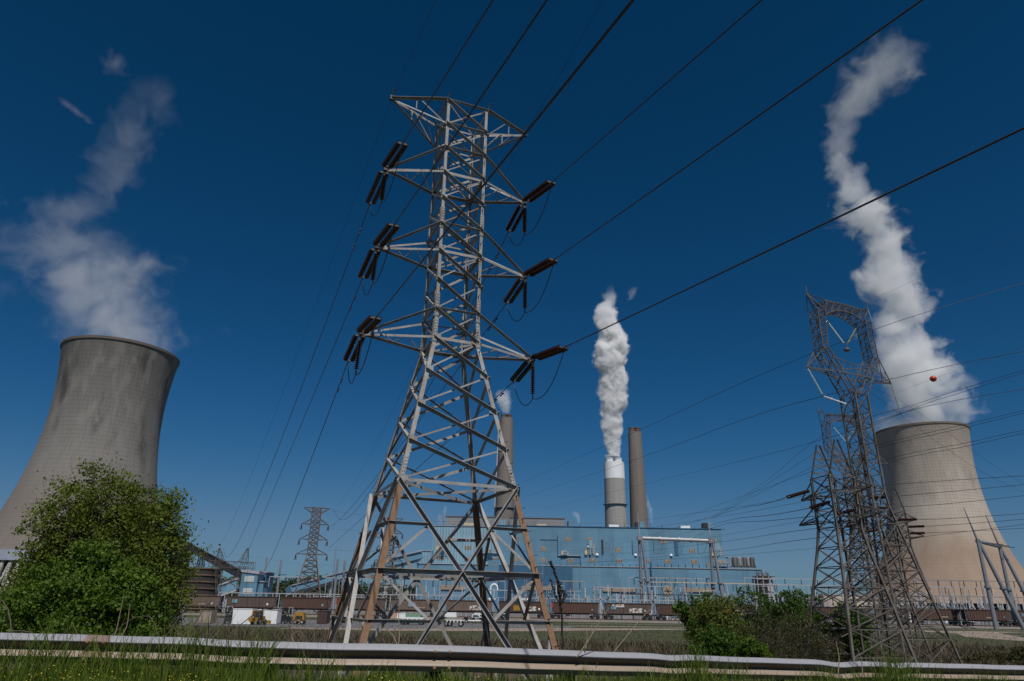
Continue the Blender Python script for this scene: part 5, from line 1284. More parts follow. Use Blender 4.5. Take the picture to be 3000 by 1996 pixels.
x, y = gp(997, 1826); backhoe(x, y, R(95), 'yellow backhoe half hidden behind the left legs of the big pylon', .85)
x, y = gp(836, 1828); lift_truck(x, y, R(70), 'dark forklift with pale mast at the right end of the white containers', M['dark'], 1.05)
x, y = gp(667, 1828); lift_truck(x, y, R(110), 'dark forklift between tan dumpster and white containers', M['dark'], 1.05)
x, y = gp(501, 1828); lift_truck(x, y, R(60), 'dark blue forklift at the right foot of the leafy tree', plain('navy_paint', (.04, .06, .12), .5), 1.35)
# small yellow roller/compactor
x, y = gp(876, 1830); t = empty('compactor', (x, y, .03)); tag(t, 'small square yellow machine on the yard pavement', 'compactor')
b = MB(); b.box(-.9, .9, -.6, .6, .5, 1.5); b.box(-.7, .7, -.5, .5, 1.5, 1.9); b.build('body', M['yellow'], t); b = MB(); b.box(-.6, .6, -.63, -.605, .8, 1.35); b.build('grille', M['dark'], t)
for dx in (-.6, .6):
    for dy in (-.5, .5): wheel(t, dx, dy, .38, .3)
# cabs/containers behind the pylon legs
def far_box(u0, u1, v0, v1, Y, m, label, cat='container', name='container'):
    x0, x1 = at(u0, v1, Y)[0], at(u1, v1, Y)[0]; z0, z1 = at(u0, v1, Y)[2], at(u0, v0, Y)[2]
    t = empty(name, ((x0+x1)/2, Y, max(z0, .0))); tag(t, label, cat); h = z1-max(z0, 0); w_ = x1-x0
    b = MB(); b.box(-w_/2, w_/2, 0, 2.3, 0, h); b.build('body', m, t)
    b = MB(); b.box(-w_/2-.04, w_/2+.04, -.05, -.002, h-.15, h+.04); b.box(-w_/2-.04, w_/2+.04, -.05, -.002, 0, .12)
    for k in range(7): x = -w_/2+w_*k/6; b.box(x-.04, x+.04, -.05, -.003, .12, h-.15)
    b.build('frame_ribs', m, t); return t
rm = plain('rusty_white_paint', (.48, .30, .2), .8, 0, .6, 1.2)
far_box(1138, 1161, 1796, 1811, 158, rm, 'rust stained white tank box left of the white box behind the pylon legs', 'tank', 'tank_box')
far_box(1163, 1187, 1796.5, 1812, 158.5, M['white'], 'white box between rusty and green boxes behind the pylon legs')
far_box(1188, 1232, 1799, 1812, 158, M['greenp'], 'pale green long box behind the pylon legs')
def flatbed(u0, u1, v0, v1, Y, label, load=None):
    x0, x1 = at(u0, v1, Y)[0], at(u1, v1, Y)[0]; z = max(at(u0, v1, Y)[2], .03); t = empty('flatbed_trailer', ((x0+x1)/2, Y, .03)); tag(t, label, 'trailer'); w_ = x1-x0
    b = MB(); b.box(-w_/2, w_/2, -1.2, 1.2, 1.0, 1.25)
    for k in range(5): x = -w_/2+w_*(k+.5)/5; b.box(x-.08, x+.08, -1.24, -1.202, .7, 1.25)
    b.build('bed', M['white'], t)
    for dx in (-.42, -.27, .40): 
        for dy in (-1, 1): wheel(t, dx*w_, dy, .48, .3)
    if load:
        b = MB(); b.box(*load); b.build('cargo_box', M['white'], t)
    return t
flatbed(1176, 1242, 1815, 1829, 140, 'white skeletal flatbed trailer behind the left pylon legs')
flatbed(1306, 1356, 1811, 1830, 132, 'white box trailer parked behind the middle of the big pylon', (-1.65, .35, -1.2, 1.2, 1.25, 2.3))
def pickup(u, v, label, s=1):
    x, y = gp(u, v); t = empty('pickup_truck', (x, y, .03)); tag(t, label, 'pickup truck')
    b = MB(); b.add([(-2.6, -.9, .45), (2.6, -.9, .45), (2.6, .9, .45), (-2.6, .9, .45), (-2.6, -.9, 1.1), (2.5, -.88, 1.05), (2.5, .88, 1.05), (-2.6, .9, 1.1)], [(0, 1, 5, 4), (1, 2, 6, 5), (2, 3, 7, 6), (3, 0, 4, 7), (4, 5, 6, 7), (0, 3, 2, 1)])
    b.add([(-.6, -.85, 1.1), (1.5, -.85, 1.08), (1.5, .85, 1.08), (-.6, .85, 1.1), (-.5, -.7, 1.75), (.8, -.7, 1.75), (.8, .7, 1.75), (-.5, .7, 1.75)], [(0, 1, 5, 4), (1, 2, 6, 5), (2, 3, 7, 6), (3, 0, 4, 7), (4, 5, 6, 7), (0, 3, 2, 1)]); b.build('body', M['white'], t)
    b = MB(); b.add([(-.45, -.83, 1.18), (1.25, -.83, 1.16), (.75, -.73, 1.66), (-.4, -.73, 1.66)], [(0, 1, 2, 3)]); b.build('window', M['glass'], t)
    for dx in (-1.7, 1.7):
        for dy in (-.85, .85): wheel(t, dx, dy, .38, .25)
pickup(1390, 1827, 'left white pickup truck parked behind the black centre leg of the big pylon'); pickup(1410, 1826, 'right white pickup truck parked behind the black centre leg of the big pylon')
# utility body of a white car by the tree at the left frame edge
x, y = gp(3, 1784+30); 
t = empty('parked_van', (at(2, 1800, 95)[0], 95, .0)); tag(t, 'pale van half hidden by the leafy tree at the left edge', 'van')
b = MB(); b.add([(-2.4, -.9, .4), (2.4, -.9, .4), (2.4, .9, .4), (-2.4, .9, .4), (-2.3, -.85, 2.), (1.3, -.85, 2.), (1.3, .85, 2.), (-2.3, .85, 2.), (2.4, -.9, 1.1), (2.4, .9, 1.1)], [(0, 1, 8, 5, 4), (1, 2, 9, 8), (2, 3, 7, 6, 9), (3, 0, 4, 7), (4, 5, 6, 7), (0, 3, 2, 1), (5, 8, 9, 6)]); b.build('body', M['white'], t)
for dx in (-1.5, 1.5):
    for dy in (-.85, .85): wheel(t, dx, dy, .36, .25)

# ---------------------------------------------------------------- substation
M['whitep'] = plain('pale_porcelain', (.62, .62, .63), .3, 0, .1)
M['greyp'] = plain('grey_porcelain', (.30, .31, .34), .3, 0, .1)
def proto_support(h, hi, m, mi, name, label, arm=0.):
    t = empty(name, (0, 0, 0)); tag(t, label, 'bus support', 'insulator posts of the substation')
    b = MB(); b.bar((0, 0, 0), (0, 0, h), .28); b.box(-.5, .5, -.5, .5, h, h+.15); b.build('post', m, t)
    b = MB(); b.lathe(shed_prof(hi, 7, .22, .1), (0, 0, h+.15), n=8); b.build('insulator', mi, t)
    if arm: b = MB(); b.bar((-arm, 0, h+hi+.25), (arm, 0, h+hi+.25), .18); b.build('bus_bar', M['polelt'], t)
    return t
pa = proto_support(5.4, 2.6, M['pole'], M['whitep'], 'insulator_post', 'low grey post with white insulator above the coal train')
pb_ = proto_support(6.8, 3.0, M['pole'], M['greyp'], 'insulator_post', 'taller grey post with grey insulator above the coal train')
pc_ = proto_support(5.8, 2.2, M['polelt'], M['whitep'], 'bus_post', 'white post carrying a short bus bar above the coal train', 2.6)
def lab_for(u):
    for a_, b__, s in ((0, 1100, 'between the far pylon and the left legs of the big pylon'), (1100, 1500, 'behind the legs of the big pylon'), (1500, 1880, 'between the big pylon and the white beam gantry'), (1880, 2100, 'under the white beam gantry'), (2100, 2450, 'above the right bushes'), (2450, 2700, 'behind the pylon tangle'), (2700, 9999, 'below the tan cooling tower')):
        if a_ <= u < b__: return s
rs_r = random.Random(3); first = {0: True, 1: True, 2: True}
rowd = {'front': 232, 'middle': 262, 'rear': 300}
cnt = {}
def nth_(i): return f'{i}{"th" if 10 < i % 100 < 20 else {1: "st", 2: "nd", 3: "rd"}.get(i % 10, "th")}'
for row, Y in rowd.items():
    u = 1080 if row != 'front' else 1500
    while u < 3040:
        k = rs_r.choice([0, 0, 1, 1, 2]); t0 = (pa, pb_, pc_)[k]
        t = t0 if first[k] else copy_tree(t0); first[k] = False
        xx = at(u, 1780, Y)[0]; t.location = (xx, Y+rs_r.uniform(-4, 4), 0); t.scale = (1, 1, rs_r.uniform(.85, 1.3))
        nm = ('low grey post with white insulator', 'taller grey post with grey insulator', 'white post with a short bus bar')[k]
        cnt[(row, k)] = cnt.get((row, k), 0)+1
        tag(t, f'{nth_(cnt[(row, k)])} {nm} from the left, {row} row above the train', 'bus support', 'insulator posts of the substation')
        u += rs_r.uniform(13, 28) if row == 'front' else rs_r.uniform(22, 42)
# lightning masts: (u, v_top, Y)
MAST = [(1535, 1680, 260), (1590, 1600, 280), (1749, 1645, 270), (1819, 1620, 270), (1968, 1672, 260), (1989, 1665, 260), (2190, 1668, 260), (2262, 1648, 300), (2357, 1627, 250), (2400, 1660, 280),
        (2696, 1620, 230), (2786, 1668, 250), (2900, 1660, 250), (1128, 1640, 265), (1090, 1645, 265), (988, 1598, 250), (1011, 1640, 255), (2470, 1690, 300), (2560, 1700, 300), (2840, 1690, 260), (2985, 1680, 260)]
for i, (u, v, Y) in enumerate(MAST):
    h = at(u, v, Y)[2]; x = at(u, 1770, Y)[0]
    t = empty('lightning_mast', (x, Y, 0)); tag(t, f'{nth_(1+sorted(m_[0] for m_ in MAST).index(u))} slim grey lightning mast from the left', 'mast', 'slim lightning masts')
    b = MB(); b.tube((0, 0, 0), (0, 0, h*.6), .20, .13, n=8); b.build('pole', M['pole'], t, True)
    b = MB(); b.tube((0, 0, h*.6), (0, 0, h), .09, .03, n=6); b.build('spike', M['polelt'], t, True)
# box poles of the left yard with strung bus
LP_ = [(795, 782, 1634, 250), (815, 824, 1641, 250), (988, 990, 1638, 235), (1003, 1011, 1643, 240), (978, 985, 1600, 255)]
for i, (ub, ut, v, Y) in enumerate(LP_):
    p0 = at(ub, 1748, Y); p1 = at(ut, v, Y); t = empty('line_pole', (p1[0], Y, 0)); tag(t, ['leftmost tall grey pole right of the small pale blue house', 'second tall grey pole right of the small pale blue house', 'tall pole just left of the big pylon legs, left of a pair', 'tall pole just left of the big pylon legs, right of a pair', 'thin tall pole behind the pair left of the big pylon'][i], 'pole', 'tall grey poles in the left yard')
    b = MB(); b.tube((0, 0, 0), (0, 0, p1[2]), .5 if i < 4 else .25, .32 if i < 4 else .1, n=8); b.build('pole', M['pole'], t, True)
    if i < 4:
        b = MB(); b.bar((0, -.5, p1[2]*.72), (2.6, -.5, p1[2]*.72), .2); b.build('bracket', M['dark'], t)
# bus portals
def portal(u0, u1, v, Y, m, label, legs, hang=0, r=.28):
    x0, x1 = at(u0, v, Y)[0], at(u1, v, Y)[0]; h = at((u0+u1)/2, v, Y)[2]; xm = (x0+x1)/2
    t = empty('bus_portal', (xm, Y, 0)); tag(t, label, 'bus portal', 'horizontal bus portals of the substation')
    b = MB(); b.bar((x0-xm, 0, h), (x1-xm, 0, h), r*1.6, r*1.6); b.build('beam', m, t)
    for k in range(legs):
        x = x0-xm+(x1-x0)*k/(legs-1); b = MB(); b.bar((x, 0, 0), (x, 0, h-r*.8), r*1.3); b.build('leg', m, t)
    for k in range(hang):
        x = x0-xm+(x1-x0)*(k+.5)/hang; b = MB(); b.tube((x, 0, h-r*.8), (x, 0, h-2.4), .14, n=6); b.build('insulator', M['porc'], t)
PT_ = [(790, 1290, 1694, 245, M['polelt'], 'long white bus portal crossing behind the big pylon legs at the left', 7, 12), (640, 1100, 1740, 222, M['polelt'], 'low white pipe railing just above the left wagons', 24, 0),
       (1100, 1390, 1744, 226, M['polelt'], 'low pipe railing above the wagons behind the big pylon', 14, 0), (1250, 1480, 1701, 262, M['polelt'], 'white bus portal behind the centre of the big pylon', 4, 6),
       (1630, 1712, 1703, 250, M['tan'], 'short tan bus portal right of the blackened stalks', 3, 3), (1740, 1880, 1722, 244, M['polelt'], 'white bus portal left of the white beam gantry', 4, 4),
       (1842, 2085, 1694, 255, M['polelt'], 'upper white bus portal behind the white beam gantry', 4, 8), (1884, 2210, 1708, 250, M['cream'], 'cream bus portal at mid height under the white beam gantry', 5, 9),
       (2004, 2330, 1711, 262, M['polelt'], 'long white bus portal above the right bushes', 5, 8), (2180, 2560, 1697, 275, M['polelt'], 'upper thin bus portal right of the blue building', 6, 8), (2200, 2500, 1715, 240, M['polelt'], 'bright bus portal above the green bush tops', 5, 6),
       (2620, 3060, 1702, 260, M['pole'], 'long grey bus portal across the foot of the tan cooling tower', 8, 12), (2700, 3060, 1722, 248, M['polelt'], 'second grey bus portal across the foot of the tan cooling tower', 7, 8), (2560, 3060, 1748, 236, M['pole'], 'low grey bus portal just above the right hand wagons', 12, 0),
       (1500, 2080, 1757, 236, M['polelt'], 'low white bus rail just above the middle wagons', 18, 0), (1820, 2100, 1743, 240, M['dark'], 'dark low bus rail above the middle wagons', 10, 0)]
for p_ in PT_: portal(*p_[:5], p_[5], p_[6], p_[7], .17)
# breakers, white tanks and cabinets in the yard
def horiz_tank(u0, u1, v, Y, label):
    x0, x1 = at(u0, v, Y)[0], at(u1, v, Y)[0]; z = at(u0, v, Y)[2]; t = empty('storage_tank', ((x0+x1)/2, Y, 0)); tag(t, label, 'tank', 'white horizontal tanks'); w_ = (x1-x0)/2; r = w_*.22
    b = MB(); b.lathe([(.01, -w_), (r*.7, -w_*.95), (r, -w_*.85), (r, w_*.85), (r*.7, w_*.95), (.01, w_)], (0, 0, z), (1, 0, 0), n=18); b.build('vessel', M['white'], t, True)
    b = MB()
    for s in (-.5, .5): b.box(s*w_-.3, s*w_+.3, -r*.8, r*.8, 0, z-r*.6)
    b.build('saddle', M['chimlt'], t)
horiz_tank(1527, 1556, 1757, 300, 'white horizontal tank behind the right leg of the big pylon'); horiz_tank(1430, 1452, 1756, 300, 'shorter white horizontal tank behind the black legs of the big pylon')
def breaker(u, Y, label, m, s=1.):
    x = at(u, 1770, Y)[0]; t = empty('circuit_breaker', (x, Y, 0)); tag(t, label, 'circuit breaker', 'circuit breakers in the substation')
    b = MB(); b.box(-1.1*s, 1.1*s, -.8*s, .8*s, 1.2*s, 3.4*s); b.box(-1.2*s, 1.2*s, -.9*s, .9*s, 3.4*s, 3.6*s)
    for dx in (-.9, .9):
        for dy in (-.6, .6): b.bar((dx*s, dy*s, 0), (dx*s, dy*s, 1.2*s), .16*s)
    b.build('cabinet', m, t)
    for dx in (-.8, 0, .8):
        b = MB(); b.lathe(shed_prof(2.2*s, 7, .24*s, .1*s), (dx*s, 0, 3.6*s), (dx*.35, 0, 1), n=8); b.build('bushing', M['whitep'], t)
for i, (u, Y, c) in enumerate([(1330, 250, 'white'), (1400, 250, 'white'), (1480, 246, 'white'), (1665, 240, 'tan'), (1735, 242, 'white'), (1772, 240, 'cream'), (1903, 240, 'white'), (1945, 242, 'white'), (1973, 240, 'white'), (2228, 236, 'white'), (2310, 240, 'white'), (2500, 240, 'cream'), (2560, 240, 'cream'), (2660, 235, 'white'), (2760, 236, 'white'), (2830, 236, 'white'), (2960, 240, 'white')]):
    breaker(u, Y, f'{nth_(i+1)} circuit breaker from the left, {c} cabinet with three bushings' , M[c], .9)
# candy striped mast and curved white pipe behind the pylon
t = empty('curved_vent_pipe', (at(1447, 1740, 330)[0], 330, 0)); tag(t, 'white hook shaped vent pipe in front of the deep blue wall', 'vent pipe')
z = at(1447, 1712, 330)[2]; b = MB(); pts = [(-1.6, 0, 0), (-1.6, 0, z-2)]+[(-1.6+1.6+1.6*math.cos(a_)*1, 0, z-2+2*math.sin(a_)) for a_ in np.linspace(PI, -.25, 12)]; b.path(pts, .42, 8); b.build('pipe', M['white'], t, True)
b = MB(); b.box(-3, 14, -.5, .5, at(1447, 1728, 330)[2]-.4, at(1447, 1728, 330)[2]); b.build('platform', M['polelt'], t)
t = empty('cooling_fan', (at(1957, 1760, 250)[0], 250, 0)); tag(t, 'round brown fan drum on a stand under the white beam gantry', 'fan')
z = at(1957, 1731, 250)[2]; b = MB(); b.lathe([(.3, -.5), (1.6, -.5), (1.7, 0), (1.6, .5), (.3, .5)], (0, 0, z), (0, 1, 0), n=24); b.build('drum', M['tan'], t, True); b = MB(); b.tube((0, 0, 0), (0, 0, z-1.5), .2, n=6); b.build('stand', M['pole'], t)
b = MB()
for k in range(6): b.bar((0, -.56, z), (1.3*math.cos(k*PI/3), -.56, z+1.3*math.sin(k*PI/3)), .3, .04)
b.build('fan_blades', M['dark'], t)
# low tan service buildings behind the pylon tangle
house('service_building', at(2490, 1760, 330)[0], 335, 24, 10, at(2490, 1745, 330)[2], 0, M['cream'], 'low cream service building behind the feet of the pylon tangle', 'shed')
house('service_building', at(2350, 1760, 350)[0], 355, 14, 8, at(2350, 1755, 350)[2], 0, M['greywall'], 'low grey service building behind the green bush tops', 'shed')
house('control_house', at(1010, 1760, 330)[0], 335, 30, 10, at(1010, 1750, 330)[2], 0, M['greywall'], 'low grey control house behind the left legs of the big pylon', 'shed')
# fence across the field
b0 = empty('wire_fence', (30, 122, 0)); tag(b0, 'low wire fence with thin posts crossing the green field', 'fence')
for i in range(34):
    x = -20+i*4.2; b = MB(); b.tube((x, 0+.06*x, 0), (x, .06*x, 1.5), .035, n=5); b.build('post', M['pole'], b0)
b = MB()
for z in (.35, .75, 1.1, 1.45): b.path([(-20, -1.2, z), (118.6, 7.1, z)], .012, 4)
b.build('wire', M['polelt'], b0)
# ---------------------------------------------------------------- guardrail
def cr_spline(P_, n=8):
    out = []
    for i in range(len(P_)-1):
        a_, b_, c_, d_ = P_[max(i-1, 0)], P_[i], P_[i+1], P_[min(i+2, len(P_)-1)]
        for j in range(n):
            t = j/n; out.append(.5*((2*b_)+(-a_+c_)*t+(2*a_-5*b_+4*c_-d_)*t*t+(-a_+3*b_-3*c_+d_)*t**3))
    out.append(P_[-1]); return np.array(out)
RS = cr_spline(RAIL, 24)
gr = empty('guardrail', (0, 9.5, float(RAIL[6][2]-.7))); tag(gr, 'long dented galvanised roadside guardrail with rust spots in the foreground grass', 'guardrail'); g0 = np.array(gr.location)
# W profile: (offset towards the road, height below top)
prof = []
H_ = .295
_k = [(0, 0), (.35, .05), (.85, .17), (1, .215), (.97, .25), (.55, .36), (.08, .46), (0, .50), (.08, .55), (.55, .64), (.95, .73), (1, .775), (.9, .83), (.4, .95), (.25, 1)]
prof = [(.092*a_, -H_*b_) for a_, b_ in _k]
S_ = np.concatenate([[0], np.cumsum(np.linalg.norm(np.diff(RS[:, :2], axis=0), axis=1))])
def rp(s): return np.array([np.interp(s, S_, RS[:, k]) for k in range(3)])
def rn(s):
    d = rp(s+.05)-rp(s-.05); d[2] = 0; d = nrm(d); return np.array([d[1], -d[0], 0])   # towards the road / camera
def dent(s, z):
    d = .0025*math.sin(s*1.9)+.0015*math.sin(s*5.3+1)
    for c, w_, a_ in ((s_of(2450), .30, -.03), (s_of(1960), .2, -.014), (s_of(560), .4, .008), (s_of(2620), .12, -.02)):
        d += a_*math.exp(-((s-c)/w_)**2)
    return d
_uu = np.array([px(p)[0] for p in RS])
def s_of(u): return float(np.interp(u, _uu, S_))
n = NT('weathered_galvanised_rail'); P_ = n.tc.outputs['Object']
a_ = n.noise(P_, .9, 8, .7); b_ = n.noise(P_, 18., 5, .7)
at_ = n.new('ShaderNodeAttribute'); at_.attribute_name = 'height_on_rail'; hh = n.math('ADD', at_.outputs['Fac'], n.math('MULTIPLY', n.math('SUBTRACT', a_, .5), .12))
clean = n.mix(b_, (.22, .225, .245), (.32, .32, .345)); dusty = n.mix(b_, (.06, .042, .03), (.10, .07, .052)); tanb = n.mix(b_, (.24, .185, .14), (.34, .275, .215))  # dusty: brown grime plus shade below the upper ridge, painted into the colour
dirt_shade = n.mix(n.ramp(hh, [(.24, 0.), (.30, 1.)]), clean, dusty); dirt_shade = n.mix(n.ramp(hh, [(.52, 0.), (.60, 1.)]), dirt_shade, tanb)
dirt_shade = n.mix(n.ramp(a_, [(.63, 0.), (.70, 1.)]), dirt_shade, n.mix(b_, (.16, .09, .055), (.34, .20, .12)))
aj = n.new('ShaderNodeAttribute'); aj.attribute_name = 'joint_rust'
dirt_shade = n.mix(n.ramp(n.math('ADD', aj.outputs['Fac'], n.math('MULTIPLY', b_, .5)), [(.80, 0.), (1.1, .75)]), dirt_shade, n.mix(b_, (.13, .07, .04), (.22, .13, .08)))
ru = n.fin(dirt_shade, .55, .0, b_, .1, .005); M['rail'] = ru
total = S_[-1]; seg = 3.95; k = 0; s = s_of(1258)-3.95*4
while s < total:
    s0, s1 = max(s, 0), min(s+seg+.3, total)
    if s1 > s0+.2:
        m_ = int((s1-s0)/.12)+2; V = []; F = []
        off = .004*(k % 2)+(0.0)
        ss = np.linspace(s0, s1, m_)
        nd = len(prof)
        for side in (0, 1):
            for q in ss:
                c = rp(q); nn = rn(q); dz = dent(q, 0)
                for y, z in prof:
                    V.append(c-g0+nn*(y*.9+off+(.004 if side else 0)+dent(q, z)*.5)+np.array([0, 0, z+dz]))
        for i in range(m_-1):
            for j in range(nd-1):
                a0 = i*nd+j; F.append((a0, a0+1, a0+nd+1, a0+nd)); o2 = m_*nd; F.append((o2+a0, o2+a0+nd, o2+a0+nd+1, o2+a0+1))
        o2 = m_*nd
        for i in range(m_-1):
            for j in (0, nd-1): F.append((i*nd+j, (i+1)*nd+j, o2+(i+1)*nd+j, o2+i*nd+j))
        for i in (0, m_-1):
            for j in range(nd-1): F.append((i*nd+j, i*nd+j+1, o2+i*nd+j+1, o2+i*nd+j))
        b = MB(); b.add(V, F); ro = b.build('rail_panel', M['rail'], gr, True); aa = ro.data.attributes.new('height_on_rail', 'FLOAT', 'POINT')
        ab = ro.data.attributes.new('joint_rust', 'FLOAT', 'POINT')
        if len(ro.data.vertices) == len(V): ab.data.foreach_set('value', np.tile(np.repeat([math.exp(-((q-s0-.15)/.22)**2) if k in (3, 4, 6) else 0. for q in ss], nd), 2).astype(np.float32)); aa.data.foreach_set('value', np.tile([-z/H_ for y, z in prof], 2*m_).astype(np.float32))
        # splice bolts and rust patch
        b = MB()
        for dx in (.06, .24):
            for z in (-.07, -.25, -.16):
                c = rp(s0+dx)-g0; nn = rn(s0+dx); yy = .083*.9+.012 if z != -.16 else .02
                b.lathe([(.012, 0), (.02, .002), (.02, .012), (.008, .02)], c+nn*yy+[0, 0, z], nn, n=8)
        b.build('splice_bolts', M['rust'], gr)
        # post (behind)
        for q in (s0+.15, s0+.15+1.9):
            if q < total:
                c = rp(q)-g0; nn = rn(q); b = MB(); tt = np.array([-nn[1], nn[0], 0])
                b.bar(c-nn*.28+[0, 0, -.02], c-nn*.28+[0, 0, -1.5], .15, .15, tt); b.bar(c-nn*.10+[0, 0, -.05], c-nn*.10+[0, 0, -.27], .15, .18, tt)
                b.build('post', M['bark'], gr)
    s += seg; k += 1

# ---------------------------------------------------------------- trees
def limb_tree(name, base, blobs, leafm, nleaf, lsize, label, trunks, seed, cat='tree', group=None, bark=None, twigs=60, gaps=.0, tr=.11):
    "blobs: (dx,dy,z,rx,ry,rz) relative to base"
    r = np.random.default_rng(seed); t = empty(name, base); tag(t, label, cat, group)
    bl = np.array(blobs, float); vol = (bl[:, 3]*bl[:, 4]*bl[:, 5])**.75; pr_ = vol/vol.sum()
    b = MB(); ends = []
    for ti, (tx, ty) in enumerate(trunks):
        for bi in range(len(bl)):
            if bi % len(trunks) != ti: continue
            e = bl[bi, :3]; s_ = np.array([tx, ty, 0]); mid_ = np.array([tx*.7+e[0]*.25, ty*.7+e[1]*.25, e[2]*.45]); pts = []
            for q in np.linspace(0, 1, 7): pts.append((1-q)**2*s_+2*q*(1-q)*mid_+q*q*e+r.normal(size=3)*.04*q*bl[bi, 3])
            b.path(pts, list(np.linspace(tr, tr*.25, 7)), 6)
            for _ in range(twigs//len(bl)+2):
                i = r.integers(3, 7); d = r.normal(size=3); d[2] = abs(d[2])*.6+.15; d = nrm(d); L = bl[bi, 3:6].mean()*r.uniform(.6, 1.15)
                p0 = pts[i]; p1 = p0+d*L*.5+r.normal(size=3)*.06*L; p2 = p0+d*L+np.array([0, 0, .1*L]); b.path([p0, p1, p2], [tr*.22, tr*.13, tr*.05], 4)
                ends.append((p1, p2))
    b.build('trunk', bark or M['bark'], t)
    if nleaf:
        # clumps: small tufts on blob shells
        nc = max(40, nleaf//48); k_ = r.choice(len(bl), nc, p=pr_); d = r.normal(size=(nc, 3)); d /= np.linalg.norm(d, axis=1)[:, None]
        rad = (.35+.68*r.random(nc)**.6)[:, None]; cen = bl[k_, :3]+d*bl[k_, 3:6]*rad
        if ends:
            en = np.array([e[1] for e in ends]); m_ = min(len(en), nc//4); cen[:m_] = en[r.permutation(len(en))[:m_]]
        cr_ = bl[k_, 3:6].mean(1)*r.uniform(.06, .24, nc)
        per = r.choice(nc, nleaf, p=(lambda q: q/q.sum())(cr_**1.6*r.uniform(.3, 1., nc))); off = r.normal(size=(nleaf, 3)); off[:, 2] *= .6
        p = cen[per]+off*cr_[per][:, None]
        p[:, 2] = np.maximum(p[:, 2], .08+.15*r.random(nleaf))
        quads('crown', leaf_quads(p, lsize*r.uniform(.55, 1.35, nleaf)[:, None], r, None, .62), leafm, t)
    return t
def basez(x, y): return float(gz(np.array(x), np.array(y)))
def blob_px(base, lst, Y0):
    "lst: (u, v, ru_px, rv_px, dY)"
    out = []
    for u, v, ru, rv, dY in lst:
        Y = Y0+dY; p = at(u, v, Y); sc2 = Y/FPX*1.03; out.append((p[0]-base[0], p[1]-base[1], p[2]-base[2], ru*sc2, (ru+rv)*.5*sc2, rv*sc2*1.02))
    return out
x0 = at(250, 1800, 28)[0]; B1 = (x0, 28., basez(x0, 28))
BT = blob_px(B1, [(300, 1440, 95, 60, .3), (200, 1490, 75, 60, -.6), (390, 1480, 80, 70, .5), (450, 1540, 75, 90, .3), (150, 1570, 75, 75, -.2), (270, 1560, 110, 80, .8), (380, 1600, 110, 100, 1.), (480, 1650, 65, 110, .4),
                  (125, 1640, 65, 60, 0), (115, 1710, 60, 90, .5), (230, 1660, 120, 90, 1.4), (440, 1740, 90, 110, .8), (340, 1720, 120, 110, 1.6), (75, 1800, 75, 80, .2), (500, 1770, 45, 90, .3), (150, 1750, 120, 100, 1.8), (275, 1388, 42, 24, .2), (350, 1400, 36, 26, .2), (500, 1480, 30, 40, .1), (515, 1560, 30, 45, .2), (190, 1425, 40, 30, 0), (125, 1530, 40, 30, 0), (415, 1860, 110, 50, .5), (70, 1875, 110, 40, .5)], 28)
limb_tree('leafy_tree', B1, BT, M['leaf_a'], 120000, .10, 'tall spreading olive green tree in front of the left cooling tower', [(-.6, 0), (.4, .3), (1.2, -.2)], 21, tr=.12, twigs=260)
x1_ = at(480, 1800, 29)[0]; B1b = (x1_, 29.5, basez(x1_, 29.5))
x0 = at(280, 1850, 21)[0]; B2 = (x0, 21., basez(x0, 21))
BB = blob_px(B2, [(290, 1640, 65, 50, 0), (220, 1680, 75, 55, .2), (350, 1690, 60, 60, .1), (150, 1700, 70, 50, .3), (300, 1720, 90, 60, -.2), (400, 1760, 70, 60, 0), (200, 1770, 100, 70, -.3), (110, 1780, 80, 70, .4), (320, 1800, 100, 70, -.3), (430, 1830, 60, 60, .3), (240, 1850, 120, 60, -.4), (90, 1850, 80, 50, .2), (380, 1860, 90, 50, -.2), (250, 1605, 35, 20, 0)], 21)
limb_tree('leafy_bush', B2, BB, M['leaf_b'], 46000, .098, 'broad fresh green bush in front of the tall tree at the left', [(-.5, 0), (.5, .2), (0, -.3)], 22, 'bush', None, None, 120, tr=.05)
